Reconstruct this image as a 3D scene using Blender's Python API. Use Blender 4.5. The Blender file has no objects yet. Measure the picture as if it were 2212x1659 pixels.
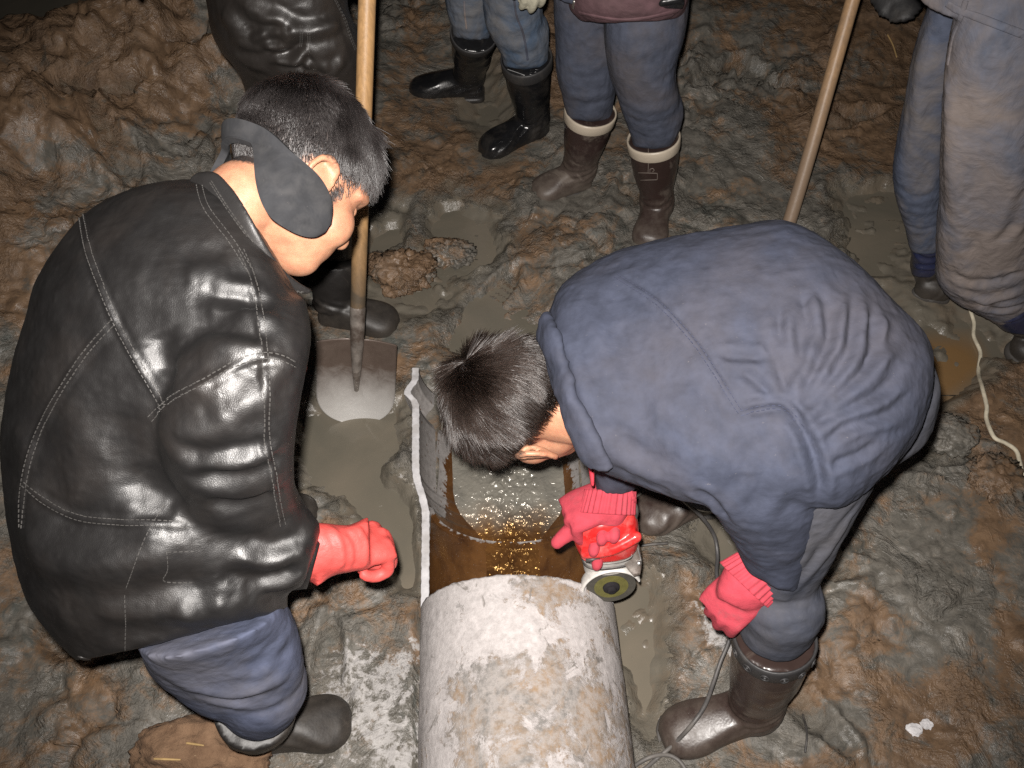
import bpy, bmesh, math, random
import numpy as np
from mathutils import Vector, Matrix
from mathutils.bvhtree import BVHTree

random.seed(7)
RNG = np.random.default_rng(7)
scn = bpy.context.scene
COL = scn.collection

# ------------------------------------------------------------------ camera
CAM_H = 1.8
PITCH = math.radians(54.0)          # looking down
FPX = 830.0                         # focal length in pixels of a 1024 px wide picture
cam_d = bpy.data.cameras.new("camera")
cam_d.sensor_width = 36.0
cam_d.lens = 36.0 * FPX / 1024.0
cam_d.clip_start = 0.02
cam_d.clip_end = 500.0
cam = bpy.data.objects.new("camera", cam_d)
cam.location = (0, 0, CAM_H)
cam.rotation_euler = (math.pi / 2 - PITCH, 0, 0)
COL.objects.link(cam)
scn.camera = cam

# ------------------------------------------------------------------ world: night sky
world = bpy.data.worlds.new("World")
scn.world = world
world.use_nodes = True
wn = world.node_tree
bg = wn.nodes["Background"]
sky = wn.nodes.new("ShaderNodeTexSky")
sky.sky_type = 'NISHITA'
sky.sun_disc = False
sky.sun_elevation = math.radians(-3.0)
sky.sun_rotation = math.radians(200)
wn.links.new(sky.outputs[0], bg.inputs[0])
bg.inputs[1].default_value = 0.06

# ------------------------------------------------------------------ the camera's flash (the only light at the site)
fl = bpy.data.lights.new("camera_flash", 'SPOT')
fl.energy = 235.0
fl.color = (1.0, 0.95, 0.90)
fl.shadow_soft_size = 0.012
fl.spot_size = math.radians(95)
fl.spot_blend = 0.8
flo = bpy.data.objects.new("camera_flash", fl)
flo.location = (-0.020, 0.030, CAM_H + 0.030)
flo.rotation_euler = (math.pi / 2 - PITCH - math.radians(-1), 0, 0)
COL.objects.link(flo)

scn.view_settings.view_transform = 'Standard'
scn.view_settings.look = 'None'
scn.view_settings.exposure = 0.0
scn.view_settings.gamma = 1.0
scn.cycles.use_denoising = False
scn.cycles.max_bounces = 5
scn.cycles.diffuse_bounces = 3
scn.cycles.glossy_bounces = 3
scn.cycles.transmission_bounces = 4
scn.cycles.sample_clamp_indirect = 4.0

# ------------------------------------------------------------------ geometry of the view: survey helpers
# distances were taken from the photograph as (sx, sy) on a 2212 x 1659 print and turned into metres here
FW = np.array([0, math.cos(PITCH), -math.sin(PITCH)])
UP = np.array([0, math.sin(PITCH), math.cos(PITCH)])
RT = np.array([1.0, 0, 0])
C0 = np.array([0, 0, CAM_H])


def sdir(sx, sy):
    px = sx * 1024 / 2212.0
    py = sy * 768 / 1659.0
    return FW + RT * (px - 512) / FPX - UP * (py - 384) / FPX


def at(sx, sy, d):
    return C0 + sdir(sx, sy) * d


def atz(sx, sy, z):
    v = sdir(sx, sy)
    return C0 + v * (CAM_H - z) / -v[2]


def aty(sx, sy, y):
    v = sdir(sx, sy)
    return C0 + v * (y / v[1])


def proj(P):
    q = np.asarray(P, float) - C0
    w = np.maximum(q @ FW, 1e-3)
    return (512 + FPX * (q @ RT) / w) * 2212 / 1024, (384 - FPX * (q @ UP) / w) * 1659 / 768


# ------------------------------------------------------------------ noise
def _hash(ix, iy, iz, seed):
    n = (ix * 374761393 + iy * 668265263 + iz * 1440662683 + seed * 974634777) & 0xffffffff
    n = ((n ^ (n >> 13)) * 1274126177) & 0xffffffff
    n = ((n ^ (n >> 15)) * 2246822519) & 0xffffffff
    return (n ^ (n >> 16)) & 0xffffffff


def vnoise(p, seed=0):
    """value noise -1..1 on an (n,2) or (n,3) array"""
    p = np.asarray(p, float)
    i = np.floor(p).astype(np.int64)
    f = p - i
    f = f * f * f * (f * (f * 6 - 15) + 10)
    dims = p.shape[1]
    out = np.zeros(len(p))
    for c in range(2 ** dims):
        w = np.ones(len(p))
        idx = []
        for k in range(dims):
            b = (c >> k) & 1
            idx.append(i[:, k] + b)
            w = w * (f[:, k] if b else 1 - f[:, k])
        if dims == 2:
            idx.append(np.zeros(len(p), np.int64))
        out += w * (_hash(idx[0], idx[1], idx[2], seed) / 2147483648.0 - 1.0)
    return out


def fbm(p, octv=4, seed=0, gain=0.5):
    a, s, t = 1.0, 0.0, 0.0
    q = np.asarray(p, float).copy()
    for k in range(octv):
        s = s + a * vnoise(q, seed + k * 17)
        t += a
        a *= gain
        q = q * 2.03 + 11.3
    return s / t


def ridged(p, octv=4, seed=0):
    a, s, t = 1.0, 0.0, 0.0
    q = np.asarray(p, float).copy()
    for k in range(octv):
        s = s + a * (1 - 2 * np.abs(vnoise(q, seed + k * 31)))
        t += a
        a *= 0.5
        q = q * 2.1 + 5.7
    return s / t


def worley2(p, seed=0):
    i = np.floor(p).astype(np.int64)
    d1 = np.full(len(p), 9.0)
    d2 = np.full(len(p), 9.0)
    hid = np.zeros(len(p))
    for dx in (-1, 0, 1):
        for dy in (-1, 0, 1):
            cx = i[:, 0] + dx
            cy = i[:, 1] + dy
            z = np.zeros_like(cx)
            fx = cx + _hash(cx, cy, z, seed) / 4294967296.0
            fy = cy + _hash(cx, cy, z, seed + 5) / 4294967296.0
            hv = _hash(cx, cy, z, seed + 9) / 4294967296.0
            d = np.hypot(p[:, 0] - fx, p[:, 1] - fy)
            m = d < d1
            d2 = np.where(m, d1, np.minimum(d2, d))
            hid = np.where(m, hv, hid)
            d1 = np.where(m, d, d1)
    return d1, d2, hid


def sstep(a, b, x):
    t = np.clip((x - a) / (b - a), 0, 1)
    return t * t * (3 - 2 * t)


def poly_sd(px, py, poly):
    """signed distance, positive inside"""
    poly = np.asarray(poly, float)
    d = np.full(px.shape, 1e9)
    inside = np.zeros(px.shape, bool)
    n = len(poly)
    for k in range(n):
        ax, ay = poly[k]
        bx, by = poly[(k + 1) % n]
        ex, ey = bx - ax, by - ay
        t = np.clip(((px - ax) * ex + (py - ay) * ey) / (ex * ex + ey * ey + 1e-12), 0, 1)
        d = np.minimum(d, np.hypot(px - ax - t * ex, py - ay - t * ey))
        c = ((ay > py) != (by > py)) & (px < (bx - ax) * (py - ay) / (by - ay + 1e-12) + ax)
        inside ^= c
    return np.where(inside, d, -d)


# ------------------------------------------------------------------ materials
def nodes(name):
    m = bpy.data.materials.new(name)
    m.use_nodes = True
    nt = m.node_tree
    return m, nt, nt.nodes["Principled BSDF"]


def nd(nt, typ, **kw):
    n = nt.nodes.new(typ)
    for k, v in kw.items():
        if k.startswith("i_"):
            n.inputs[k[2:].replace("_", " ")].default_value = v
        else:
            setattr(n, k, v)
    return n


def lk(nt, a, b):
    nt.links.new(a, b)


def coords(nt):
    return nd(nt, "ShaderNodeTexCoord").outputs["Object"]


def noise(nt, vec, scale, detail=4.0, rough=0.55, dist=0.0):
    n = nd(nt, "ShaderNodeTexNoise")
    n.inputs["Scale"].default_value = scale
    n.inputs["Detail"].default_value = detail
    n.inputs["Roughness"].default_value = rough
    n.inputs["Distortion"].default_value = dist
    lk(nt, vec, n.inputs["Vector"])
    return n.outputs["Fac"]


def ramp(nt, fac, stops):
    r = nd(nt, "ShaderNodeValToRGB")
    e = r.color_ramp.elements
    while len(e) < len(stops):
        e.new(0.5)
    for k, (p, c) in enumerate(stops):
        e[k].position = p
        e[k].color = (c, c, c, 1) if not isinstance(c, (tuple, list)) else (c[0], c[1], c[2], 1)
    lk(nt, fac, r.inputs[0])
    return r.outputs[0]


def mixc(nt, fac, a, b, blend='MIX'):
    n = nd(nt, "ShaderNodeMix", data_type='RGBA', blend_type=blend)
    for sock, v in ((n.inputs[0], fac), (n.inputs[6], a), (n.inputs[7], b)):
        if isinstance(v, (int, float)):
            sock.default_value = v
        elif isinstance(v, (tuple, list)):
            sock.default_value = (v[0], v[1], v[2], 1)
        else:
            lk(nt, v, sock)
    return n.outputs[2]


def math_(nt, op, a, b=0.0):
    n = nd(nt, "ShaderNodeMath", operation=op)
    for sock, v in ((n.inputs[0], a), (n.inputs[1], b)):
        if isinstance(v, (int, float)):
            sock.default_value = v
        else:
            lk(nt, v, sock)
    return n.outputs[0]


def bump(nt, bsdf, *layers):
    prev = None
    for h, strength, dist in layers:
        b = nd(nt, "ShaderNodeBump")
        b.inputs["Strength"].default_value = strength
        b.inputs["Distance"].default_value = dist
        lk(nt, h, b.inputs["Height"])
        if prev is not None:
            lk(nt, prev, b.inputs["Normal"])
        prev = b.outputs[0]
    lk(nt, prev, bsdf.inputs["Normal"])


def attr(nt, name):
    return nd(nt, "ShaderNodeAttribute", attribute_name=name).outputs["Fac"]


def setcol(nt, b, v):
    if isinstance(v, (tuple, list)):
        b.inputs["Base Color"].default_value = (v[0], v[1], v[2], 1)
    else:
        lk(nt, v, b.inputs["Base Color"])


def m_leather(name, base=(0.013, 0.0125, 0.013), rough=0.33, scuff=0.35):
    m, nt, b = nodes(name)
    v = coords(nt)
    wear = ramp(nt, noise(nt, v, 9, 6, 0.6), [(0.45, 0.0), (0.75, 1.0)])
    setcol(nt, b, mixc(nt, math_(nt, 'MULTIPLY', wear, scuff), base, (0.034, 0.027, 0.023)))
    r = ramp(nt, noise(nt, v, 26, 5, 0.6), [(0.3, rough - 0.05), (0.75, rough + 0.14)])
    lk(nt, r, b.inputs["Roughness"])
    vo = nd(nt, "ShaderNodeTexVoronoi", feature='DISTANCE_TO_EDGE')
    vo.inputs["Scale"].default_value = 420
    lk(nt, v, vo.inputs["Vector"])
    grain = ramp(nt, vo.outputs["Distance"], [(0.0, 0.0), (0.25, 1.0)])
    cr = noise(nt, v, 75, 3, 0.65, 1.2)
    bump(nt, b, (noise(nt, v, 15, 3, 0.5, 0.8), 0.12, 0.006), (cr, 0.16, 0.0018), (grain, 0.20, 0.0005))
    b.inputs["Specular IOR Level"].default_value = 0.62
    return m


def m_cloth(name, base, dirt=(0.10, 0.085, 0.07), amount=0.35, lo=0.45, hi=0.72, dscale=5.0, rough=0.85, weave=900,
            fold=0.25):
    m, nt, b = nodes(name)
    v = coords(nt)
    d = ramp(nt, noise(nt, v, dscale, 7, 0.62, 0.5), [(lo, 0.0), (hi, 1.0)])
    tint = mixc(nt, ramp(nt, noise(nt, v, 38, 5, 0.6), [(0.3, 0.0), (0.7, 1.0)]),
                tuple(c * 0.78 for c in base), tuple(min(1, c * 1.2) for c in base))
    fleck = ramp(nt, noise(nt, v, 130, 3, 0.7), [(0.68, 0.0), (0.76, 1.0)])
    c = mixc(nt, math_(nt, 'MULTIPLY', d, amount), tint, dirt)
    setcol(nt, b, mixc(nt, math_(nt, 'MULTIPLY', fleck, 0.25 * amount + 0.05), c, (0.25, 0.22, 0.2)))
    b.inputs["Roughness"].default_value = rough
    b.inputs["Specular IOR Level"].default_value = 0.25
    bump(nt, b, (noise(nt, v, 14, 5, 0.6, 0.9), fold, 0.012), (noise(nt, v, 55, 4, 0.6, 0.5), 0.2, 0.003),
         (noise(nt, v, weave, 2, 0.6), 0.25, 0.0006))
    return m


def m_rubber(name, base, dirt=(0.13, 0.11, 0.09), amount=0.5, lo=0.5, hi=0.7, rough=0.22, dscale=9, mudk=3.6):
    m, nt, b = nodes(name)
    v = coords(nt)
    d = ramp(nt, noise(nt, v, dscale, 8, 0.66, 0.6), [(lo, 0.0), (hi, 1.0)])
    sep = nd(nt, "ShaderNodeSeparateXYZ")
    lk(nt, v, sep.inputs[0])
    low = ramp(nt, math_(nt, 'ADD', math_(nt, 'MULTIPLY', sep.outputs[2], mudk), math_(nt, 'MULTIPLY', noise(nt, v, 26, 5, 0.65), 0.9)), [(0.50, 1.0), (0.95, 0.0)])
    d = math_(nt, 'MAXIMUM', d, math_(nt, 'MULTIPLY', low, 0.85))
    d2 = math_(nt, 'MULTIPLY', d, amount)
    setcol(nt, b, mixc(nt, d2, base, dirt))
    lk(nt, ramp(nt, d, [(0.0, rough), (1.0, 0.6)]), b.inputs["Roughness"])
    bump(nt, b, (noise(nt, v, 30, 3, 0.55), 0.25, 0.004), (noise(nt, v, 240, 4, 0.6), 0.18, 0.001))
    return m


def m_plain(name, base, rough=0.5, metal=0.0, bscale=120, bstr=0.2, var=0.25, dirt=None, amount=0.4, spec=0.5):
    m, nt, b = nodes(name)
    v = coords(nt)
    n1 = ramp(nt, noise(nt, v, 40, 5, 0.6), [(0.3, 0.0), (0.7, 1.0)])
    c = mixc(nt, n1, tuple(x * (1 - var) for x in base), tuple(min(1, x * (1 + var)) for x in base))
    if dirt is not None:
        d = ramp(nt, noise(nt, v, 24, 7, 0.66), [(0.46, 0.0), (0.62, 1.0)])
        c = mixc(nt, math_(nt, 'MULTIPLY', d, amount), c, dirt)
    setcol(nt, b, c)
    lk(nt, ramp(nt, n1, [(0.0, max(0.02, rough - 0.08)), (1.0, min(1, rough + 0.08))]), b.inputs["Roughness"])
    b.inputs["Metallic"].default_value = metal
    b.inputs["Specular IOR Level"].default_value = spec
    bump(nt, b, (noise(nt, v, bscale, 4, 0.6), bstr, 0.0015))
    return m


def m_glove(name, base, ribs=False, rough=0.7):
    m, nt, b = nodes(name)
    v = coords(nt)
    n1 = ramp(nt, noise(nt, v, 60, 5, 0.6), [(0.35, 0.0), (0.7, 1.0)])
    setcol(nt, b, mixc(nt, n1, tuple(c * 0.8 for c in base), base))
    b.inputs["Roughness"].default_value = rough
    b.inputs["Specular IOR Level"].default_value = 0.3
    dirt_ = ramp(nt, noise(nt, v, 32, 7, 0.7, 0.4), [(0.55, 0.0), (0.72, 0.55)])
    setcol(nt, b, mixc(nt, dirt_, mixc(nt, n1, tuple(c * 0.8 for c in base), base), tuple(0.35 * c + 0.05 for c in base)))
    bump(nt, b, (noise(nt, v, 45, 3, 0.6, 0.6), 0.3, 0.004), (noise(nt, v, 420, 3, 0.6), 0.5, 0.0012))
    return m


def m_skin(name):
    m, nt, b = nodes(name)
    v = coords(nt)
    n1 = ramp(nt, noise(nt, v, 70, 5, 0.6), [(0.3, 0.0), (0.7, 1.0)])
    skin = mixc(nt, n1, (0.36, 0.170, 0.100), (0.48, 0.245, 0.145))
    skin = mixc(nt, ramp(nt, noise(nt, v, 24, 4, 0.6, 0.5), [(0.45, 0.0), (0.7, 0.5)]), skin, (0.42, 0.155, 0.095))
    skin = mixc(nt, ramp(nt, noise(nt, v, 520, 2, 0.7), [(0.60, 0.0), (0.72, 0.35)]), skin, (0.20, 0.10, 0.065))
    scalp = attr(nt, "scalp")
    edge = math_(nt, 'ADD', scalp, math_(nt, 'MULTIPLY', math_(nt, 'SUBTRACT', noise(nt, v, 260, 3, 0.7), 0.5), 0.9))
    sc = ramp(nt, edge, [(0.35, 0.0), (0.75, 1.0)])
    setcol(nt, b, mixc(nt, sc, skin, (0.035, 0.028, 0.026)))
    b.inputs["Roughness"].default_value = 0.5
    b.inputs["Subsurface Weight"].default_value = 0.12
    b.inputs["Subsurface Radius"].default_value = (0.010, 0.004, 0.002)
    b.inputs["Subsurface Scale"].default_value = 1.0
    bump(nt, b, (noise(nt, v, 60, 4, 0.6), 0.15, 0.003), (noise(nt, v, 420, 3, 0.6), 0.3, 0.0009))
    return m


def m_hair(name, tint, rough=0.32):
    m = bpy.data.materials.new(name)
    m.use_nodes = True
    nt = m.node_tree
    nt.nodes.clear()
    o = nt.nodes.new("ShaderNodeOutputMaterial")
    h = nt.nodes.new("ShaderNodeBsdfHairPrincipled")
    h.parametrization = 'COLOR'
    h.inputs["Color"].default_value = (tint[0], tint[1], tint[2], 1)
    h.inputs["Roughness"].default_value = rough
    h.inputs["Radial Roughness"].default_value = 0.4
    h.inputs["Random Roughness"].default_value = 0.3
    h.inputs["Coat"].default_value = 0.25
    nt.links.new(h.outputs[0], o.inputs[0])
    return m


def m_mud(name):
    m, nt, b = nodes(name)
    v = coords(nt)
    brown = attr(nt, "brown")
    dust = attr(nt, "dust")
    wet = attr(nt, "wet")
    n_big = noise(nt, v, 4.5, 8, 0.66, 0.8)
    n_mid = noise(nt, v, 21, 8, 0.72, 0.6)
    n_grain = noise(nt, v, 95, 7, 0.75)
    n_spk = noise(nt, v, 140, 3, 0.6)
    tone = math_(nt, 'ADD', math_(nt, 'MULTIPLY', n_mid, 0.78), math_(nt, 'MULTIPLY', n_grain, 0.22))
    grey = mixc(nt, ramp(nt, tone, [(0.34, 0.0), (0.66, 1.0)]), (0.078, 0.074, 0.064), (0.215, 0.195, 0.166))
    brn = mixc(nt, ramp(nt, tone, [(0.34, 0.0), (0.66, 1.0)]), (0.092, 0.059, 0.037), (0.250, 0.160, 0.096))
    sel = math_(nt, 'ADD', brown, math_(nt, 'MULTIPLY', math_(nt, 'SUBTRACT', n_big, 0.5), 2.6))
    sel = math_(nt, 'ADD', sel, math_(nt, 'MULTIPLY', math_(nt, 'SUBTRACT', tone, 0.5), 1.6))
    c = mixc(nt, ramp(nt, sel, [(0.34, 0.0), (0.66, 1.0)]), grey, brn)
    rust = ramp(nt, noise(nt, v, 12, 7, 0.7, 0.8), [(0.62, 0.0), (0.72, 1.0)])
    c = mixc(nt, math_(nt, 'MULTIPLY', rust, 0.6), c, (0.24, 0.120, 0.050))
    green = ramp(nt, noise(nt, v, 8, 6, 0.68, 0.9), [(0.58, 0.0), (0.66, 1.0)])
    c = mixc(nt, math_(nt, 'MULTIPLY', green, 0.55), c, (0.062, 0.072, 0.066))
    # slurry film towards the puddles
    film = ramp(nt, math_(nt, 'ADD', wet, math_(nt, 'MULTIPLY', math_(nt, 'SUBTRACT', tone, 0.5), 1.8)), [(0.35, 0.0), (0.75, 1.0)])
    c = mixc(nt, math_(nt, 'MULTIPLY', film, 0.8), c, (0.145, 0.128, 0.100))
    dd = math_(nt, 'ADD', dust, math_(nt, 'MULTIPLY', math_(nt, 'SUBTRACT', noise(nt, v, 75, 7, 0.72), 0.5), 1.5))
    dd = math_(nt, 'ADD', dd, math_(nt, 'MULTIPLY', math_(nt, 'SUBTRACT', n_mid, 0.5), 1.8))
    dm = ramp(nt, dd, [(0.50, 0.0), (0.70, 1.0)])
    c = mixc(nt, dm, c, mixc(nt, ramp(nt, n_grain, [(0.3, 0.0), (0.7, 1.0)]), (0.30, 0.285, 0.275), (0.50, 0.48, 0.465)))
    setcol(nt, b, c)
    wetm = ramp(nt, noise(nt, v, 9, 6, 0.66, 0.8), [(0.36, 0.0), (0.56, 1.0)])
    r0 = ramp(nt, wetm, [(0.0, 0.66), (1.0, 0.29)])
    r0 = mixc(nt, film, r0, (0.30, 0.30, 0.30))
    lk(nt, mixc(nt, dm, r0, (0.9, 0.9, 0.9)), b.inputs["Roughness"])
    b.inputs["Specular IOR Level"].default_value = 0.45
    calm = math_(nt, 'SUBTRACT', 1.0, math_(nt, 'MULTIPLY', film, 0.7))
    patch = ramp(nt, noise(nt, v, 6.5, 5, 0.65, 1.0), [(0.46, 0.10), (0.64, 1.0)])
    spk = math_(nt, 'MULTIPLY', patch, n_spk)
    n_soft = noise(nt, v, 17, 3, 0.5, 0.8)
    bump(nt, b, (math_(nt, 'MULTIPLY', calm, n_soft), 0.26, 0.016), (math_(nt, 'MULTIPLY', calm, n_mid), 0.40, 0.010),
         (math_(nt, 'MULTIPLY', calm, math_(nt, 'MULTIPLY', patch, n_grain)), 0.50, 0.0050),
         (math_(nt, 'MULTIPLY', calm, spk), 0.95, 0.0082))
    return m


def m_water(name, c1=(0.175, 0.150, 0.115), c2=(0.125, 0.114, 0.090), rough=0.10):
    m, nt, b = nodes(name)
    v = coords(nt)
    n = noise(nt, v, 3.0, 4, 0.5, 0.8)
    c = mixc(nt, ramp(nt, n, [(0.35, 0.0), (0.65, 1.0)]), c1, c2)
    br = ramp(nt, attr(nt, "brown"), [(0.2, 0.0), (0.8, 1.0)])
    c = mixc(nt, br, c, (0.20, 0.118, 0.052))
    fleck = ramp(nt, noise(nt, v, 190, 2, 0.6), [(0.72, 0.0), (0.76, 1.0)])
    c = mixc(nt, math_(nt, 'MULTIPLY', fleck, ramp(nt, noise(nt, v, 9, 3, 0.6), [(0.5, 0.0), (0.7, 1.0)])), c, (0.34, 0.31, 0.28))
    setcol(nt, b, c)
    b.inputs["Roughness"].default_value = rough
    bump(nt, b, (noise(nt, v, 26, 3, 0.5, 0.5), 0.12, 0.006), (noise(nt, v, 120, 2, 0.5), 0.08, 0.002))
    return m


def m_pipe_out(name):
    m, nt, b = nodes(name)
    v = coords(nt)
    n1 = noise(nt, v, 5.0, 8, 0.66, 0.6)
    n2 = noise(nt, v, 15.0, 9, 0.70, 0.8)
    n3 = noise(nt, v, 75.0, 6, 0.7)
    white = mixc(nt, ramp(nt, n3, [(0.3, 0.0), (0.7, 1.0)]), (0.33, 0.305, 0.295), (0.53, 0.495, 0.485))
    n4 = noise(nt, v, 7.5, 8, 0.7, 1.2)
    mud = mixc(nt, ramp(nt, n4, [(0.42, 0.0), (0.58, 1.0)]), (0.165, 0.155, 0.145), (0.255, 0.175, 0.110))
    mud = mixc(nt, ramp(nt, n3, [(0.42, 0.75), (0.62, 0.0)]), mud, (0.34, 0.31, 0.29))
    cut = attr(nt, "stain")
    f = math_(nt, 'ADD', math_(nt, 'ADD', math_(nt, 'MULTIPLY', n1, 0.95), math_(nt, 'MULTIPLY', n2, 0.95)), cut)
    f = math_(nt, 'ADD', f, math_(nt, 'MULTIPLY', math_(nt, 'SUBTRACT', n3, 0.5), 0.5))
    k = ramp(nt, math_(nt, 'MULTIPLY', f, 0.5), [(0.435, 0.0), (0.485, 1.0)])
    c = mixc(nt, k, white, mud)
    dark = ramp(nt, noise(nt, v, 17, 6, 0.72, 1.0), [(0.61, 0.0), (0.66, 1.0)])
    c = mixc(nt, math_(nt, 'MULTIPLY', dark, 0.75), c, (0.15, 0.135, 0.12))
    setcol(nt, b, c)
    b.inputs["Roughness"].default_value = 0.8
    bump(nt, b, (k, 0.35, 0.003), (n2, 0.35, 0.006), (n3, 0.5, 0.0025), (noise(nt, v, 420, 3, 0.7), 0.4, 0.001))
    return m


def m_pipe_in(name):
    m, nt, b = nodes(name)
    v = coords(nt)
    n1 = noise(nt, v, 16, 7, 0.66, 0.6)
    n2 = noise(nt, v, 70, 6, 0.68)
    dust = attr(nt, "dust")
    brown = mixc(nt, ramp(nt, n1, [(0.3, 0.0), (0.7, 1.0)]), (0.050, 0.022, 0.010), (0.145, 0.066, 0.022))
    grey = mixc(nt, ramp(nt, n2, [(0.3, 0.0), (0.7, 1.0)]), (0.20, 0.185, 0.175), (0.33, 0.31, 0.30))
    f = math_(nt, 'ADD', dust, math_(nt, 'MULTIPLY', math_(nt, 'SUBTRACT', n1, 0.5), 1.1))
    f = math_(nt, 'ADD', f, math_(nt, 'MULTIPLY', math_(nt, 'SUBTRACT', n2, 0.5), 0.5))
    k = ramp(nt, f, [(0.46, 0.0), (0.52, 1.0)])
    spots = ramp(nt, noise(nt, v, 60, 2, 0.5, 1.5), [(0.67, 0.0), (0.70, 1.0)])
    k = math_(nt, 'MULTIPLY', k, math_(nt, 'SUBTRACT', 1.0, spots))
    sp = ramp(nt, noise(nt, v, 330, 2, 0.6), [(0.70, 0.0), (0.74, 1.0)])
    c = mixc(nt, k, brown, grey)
    c = mixc(nt, math_(nt, 'MULTIPLY', sp, 0.5), c, (0.45, 0.42, 0.40))
    setcol(nt, b, c)
    lk(nt, ramp(nt, k, [(0.0, 0.16), (1.0, 0.7)]), b.inputs["Roughness"])
    bump(nt, b, (n1, 0.2, 0.004), (n2, 0.25, 0.0015))
    return m


def m_stream(name):
    m, nt, b = nodes(name)
    v = coords(nt)
    n = noise(nt, v, 14, 5, 0.6, 0.8)
    silt = attr(nt, "silt")
    c1 = mixc(nt, ramp(nt, n, [(0.3, 0.0), (0.7, 1.0)]), (0.050, 0.022, 0.009), (0.150, 0.068, 0.020))
    c2 = mixc(nt, ramp(nt, n, [(0.3, 0.0), (0.7, 1.0)]), (0.15, 0.142, 0.122), (0.24, 0.225, 0.19))
    setcol(nt, b, mixc(nt, silt, c1, c2))
    b.inputs["Roughness"].default_value = 0.21
    b.inputs["Specular IOR Level"].default_value = 1.0
    lk(nt, mixc(nt, silt, (1.0, 0.62, 0.22), (1, 0.97, 0.9)), b.inputs["Specular Tint"])
    bump(nt, b, (noise(nt, v, 95, 2, 0.5, 0.7), 0.5, 0.006))
    return m


def m_wood(name, base, dark):
    m, nt, b = nodes(name)
    v = coords(nt)
    mp = nd(nt, "ShaderNodeMapping")
    mp.inputs["Scale"].default_value = (60, 60, 3.0)
    lk(nt, v, mp.inputs["Vector"])
    g = noise(nt, mp.outputs[0], 2.2, 6, 0.65, 0.6)
    d = ramp(nt, noise(nt, v, 9, 7, 0.7, 0.5), [(0.48, 0.0), (0.66, 1.0)])
    c = mixc(nt, ramp(nt, g, [(0.35, 0.0), (0.65, 1.0)]), tuple(x * 0.72 for x in base), base)
    mud = attr(nt, "mud")
    f = math_(nt, 'ADD', math_(nt, 'MULTIPLY', d, 0.35), math_(nt, 'MULTIPLY', mud, 0.9))
    setcol(nt, b, mixc(nt, f, c, dark))
    b.inputs["Roughness"].default_value = 0.45
    bump(nt, b, (g, 0.3, 0.0015), (noise(nt, v, 90, 4, 0.6), 0.2, 0.001))
    return m


M = {}
M['leather'] = m_leather("black_leather", base=(0.0095, 0.0088, 0.0088), rough=0.44, scuff=0.35)
M['leather_old'] = m_leather("brown_black_leather", base=(0.017, 0.0145, 0.013), rough=0.40, scuff=0.45)
M['stitch'] = m_plain("grey_thread", (0.050, 0.047, 0.044), 0.7)
M['collar'] = m_leather("collar_leather", base=(0.020, 0.019, 0.019), rough=0.42)
M['blue_cloth'] = m_cloth("navy_work_cloth", (0.035, 0.040, 0.061), dirt=(0.076, 0.065, 0.067), amount=0.45, lo=0.44, hi=0.74, dscale=3.4, fold=0.16)
M['blue_trouser'] = m_cloth("blue_grey_trouser_cloth", (0.050, 0.055, 0.074), dirt=(0.11, 0.10, 0.095), amount=0.5, fold=0.2)
M['seam_cloth'] = m_plain("navy_seam", (0.030, 0.034, 0.06), 0.9)
M['jeans_a'] = m_cloth("blue_twill", (0.066, 0.076, 0.118), dirt=(0.14, 0.13, 0.135), amount=0.55, fold=0.25)
M['jeans_d'] = m_cloth("washed_denim", (0.070, 0.100, 0.150), dirt=(0.20, 0.18, 0.16), amount=0.6, lo=0.42, hi=0.66, dscale=8, fold=0.45)
M['trouser_e'] = m_cloth("dark_slate_cloth", (0.062, 0.070, 0.098), dirt=(0.105, 0.085, 0.075), amount=0.6, dscale=5, fold=0.35)
M['maroon'] = m_cloth("dull_maroon_cloth", (0.118, 0.066, 0.074), dirt=(0.13, 0.09, 0.09), amount=0.4, fold=0.3)
M['muddy_blue'] = m_cloth("muddy_pale_blue_cloth", (0.120, 0.132, 0.172), dirt=(0.225, 0.185, 0.165), amount=0.9, lo=0.36, hi=0.56, dscale=4.2, fold=0.45)
M['muddy_blue_dark'] = m_cloth("muddy_blue_cloth", (0.082, 0.096, 0.138), dirt=(0.19, 0.165, 0.150), amount=0.85, lo=0.42, hi=0.62, dscale=5.5, fold=0.4)
M['navy_wet'] = m_rubber("wet_navy_fabric", (0.022, 0.026, 0.062), dirt=(0.13, 0.12, 0.13), amount=0.3, rough=0.28)
M['boot_black'] = m_rubber("black_rubber", (0.010, 0.010, 0.011), amount=0.22, rough=0.20, mudk=8.0)
M['boot_muddy'] = m_rubber("muddy_black_rubber", (0.018, 0.016, 0.015), dirt=(0.085, 0.070, 0.056), amount=0.6, lo=0.52, hi=0.68, rough=0.46)
M['boot_brown'] = m_rubber("brown_rubber", (0.036, 0.023, 0.020), dirt=(0.15, 0.122, 0.10), amount=0.7, lo=0.54, hi=0.70, rough=0.25)
M['boot_mudded'] = m_rubber("mud_coated_rubber", (0.034, 0.021, 0.019), dirt=(0.150, 0.122, 0.100), amount=0.85, lo=0.52, hi=0.64, rough=0.25, dscale=12, mudk=2.2)
M['white_band'] = m_rubber("cream_rubber", (0.50, 0.43, 0.34), dirt=(0.2, 0.16, 0.12), amount=0.45, rough=0.4)
M['dark_band'] = m_rubber("grey_rubber", (0.035, 0.034, 0.035), dirt=(0.15, 0.13, 0.11), amount=0.35, rough=0.5)
M['skin'] = m_skin("skin")
M['hair_a'] = m_hair("short_black_hair", (0.0125, 0.0110, 0.0108), 0.38)
M['hair_b'] = m_hair("black_hair", (0.0130, 0.0096, 0.0082), 0.34)
M['haircap'] = m_plain("dark_hair_mass", (0.018, 0.016, 0.015), 0.5, bscale=300, bstr=0.6)
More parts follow.
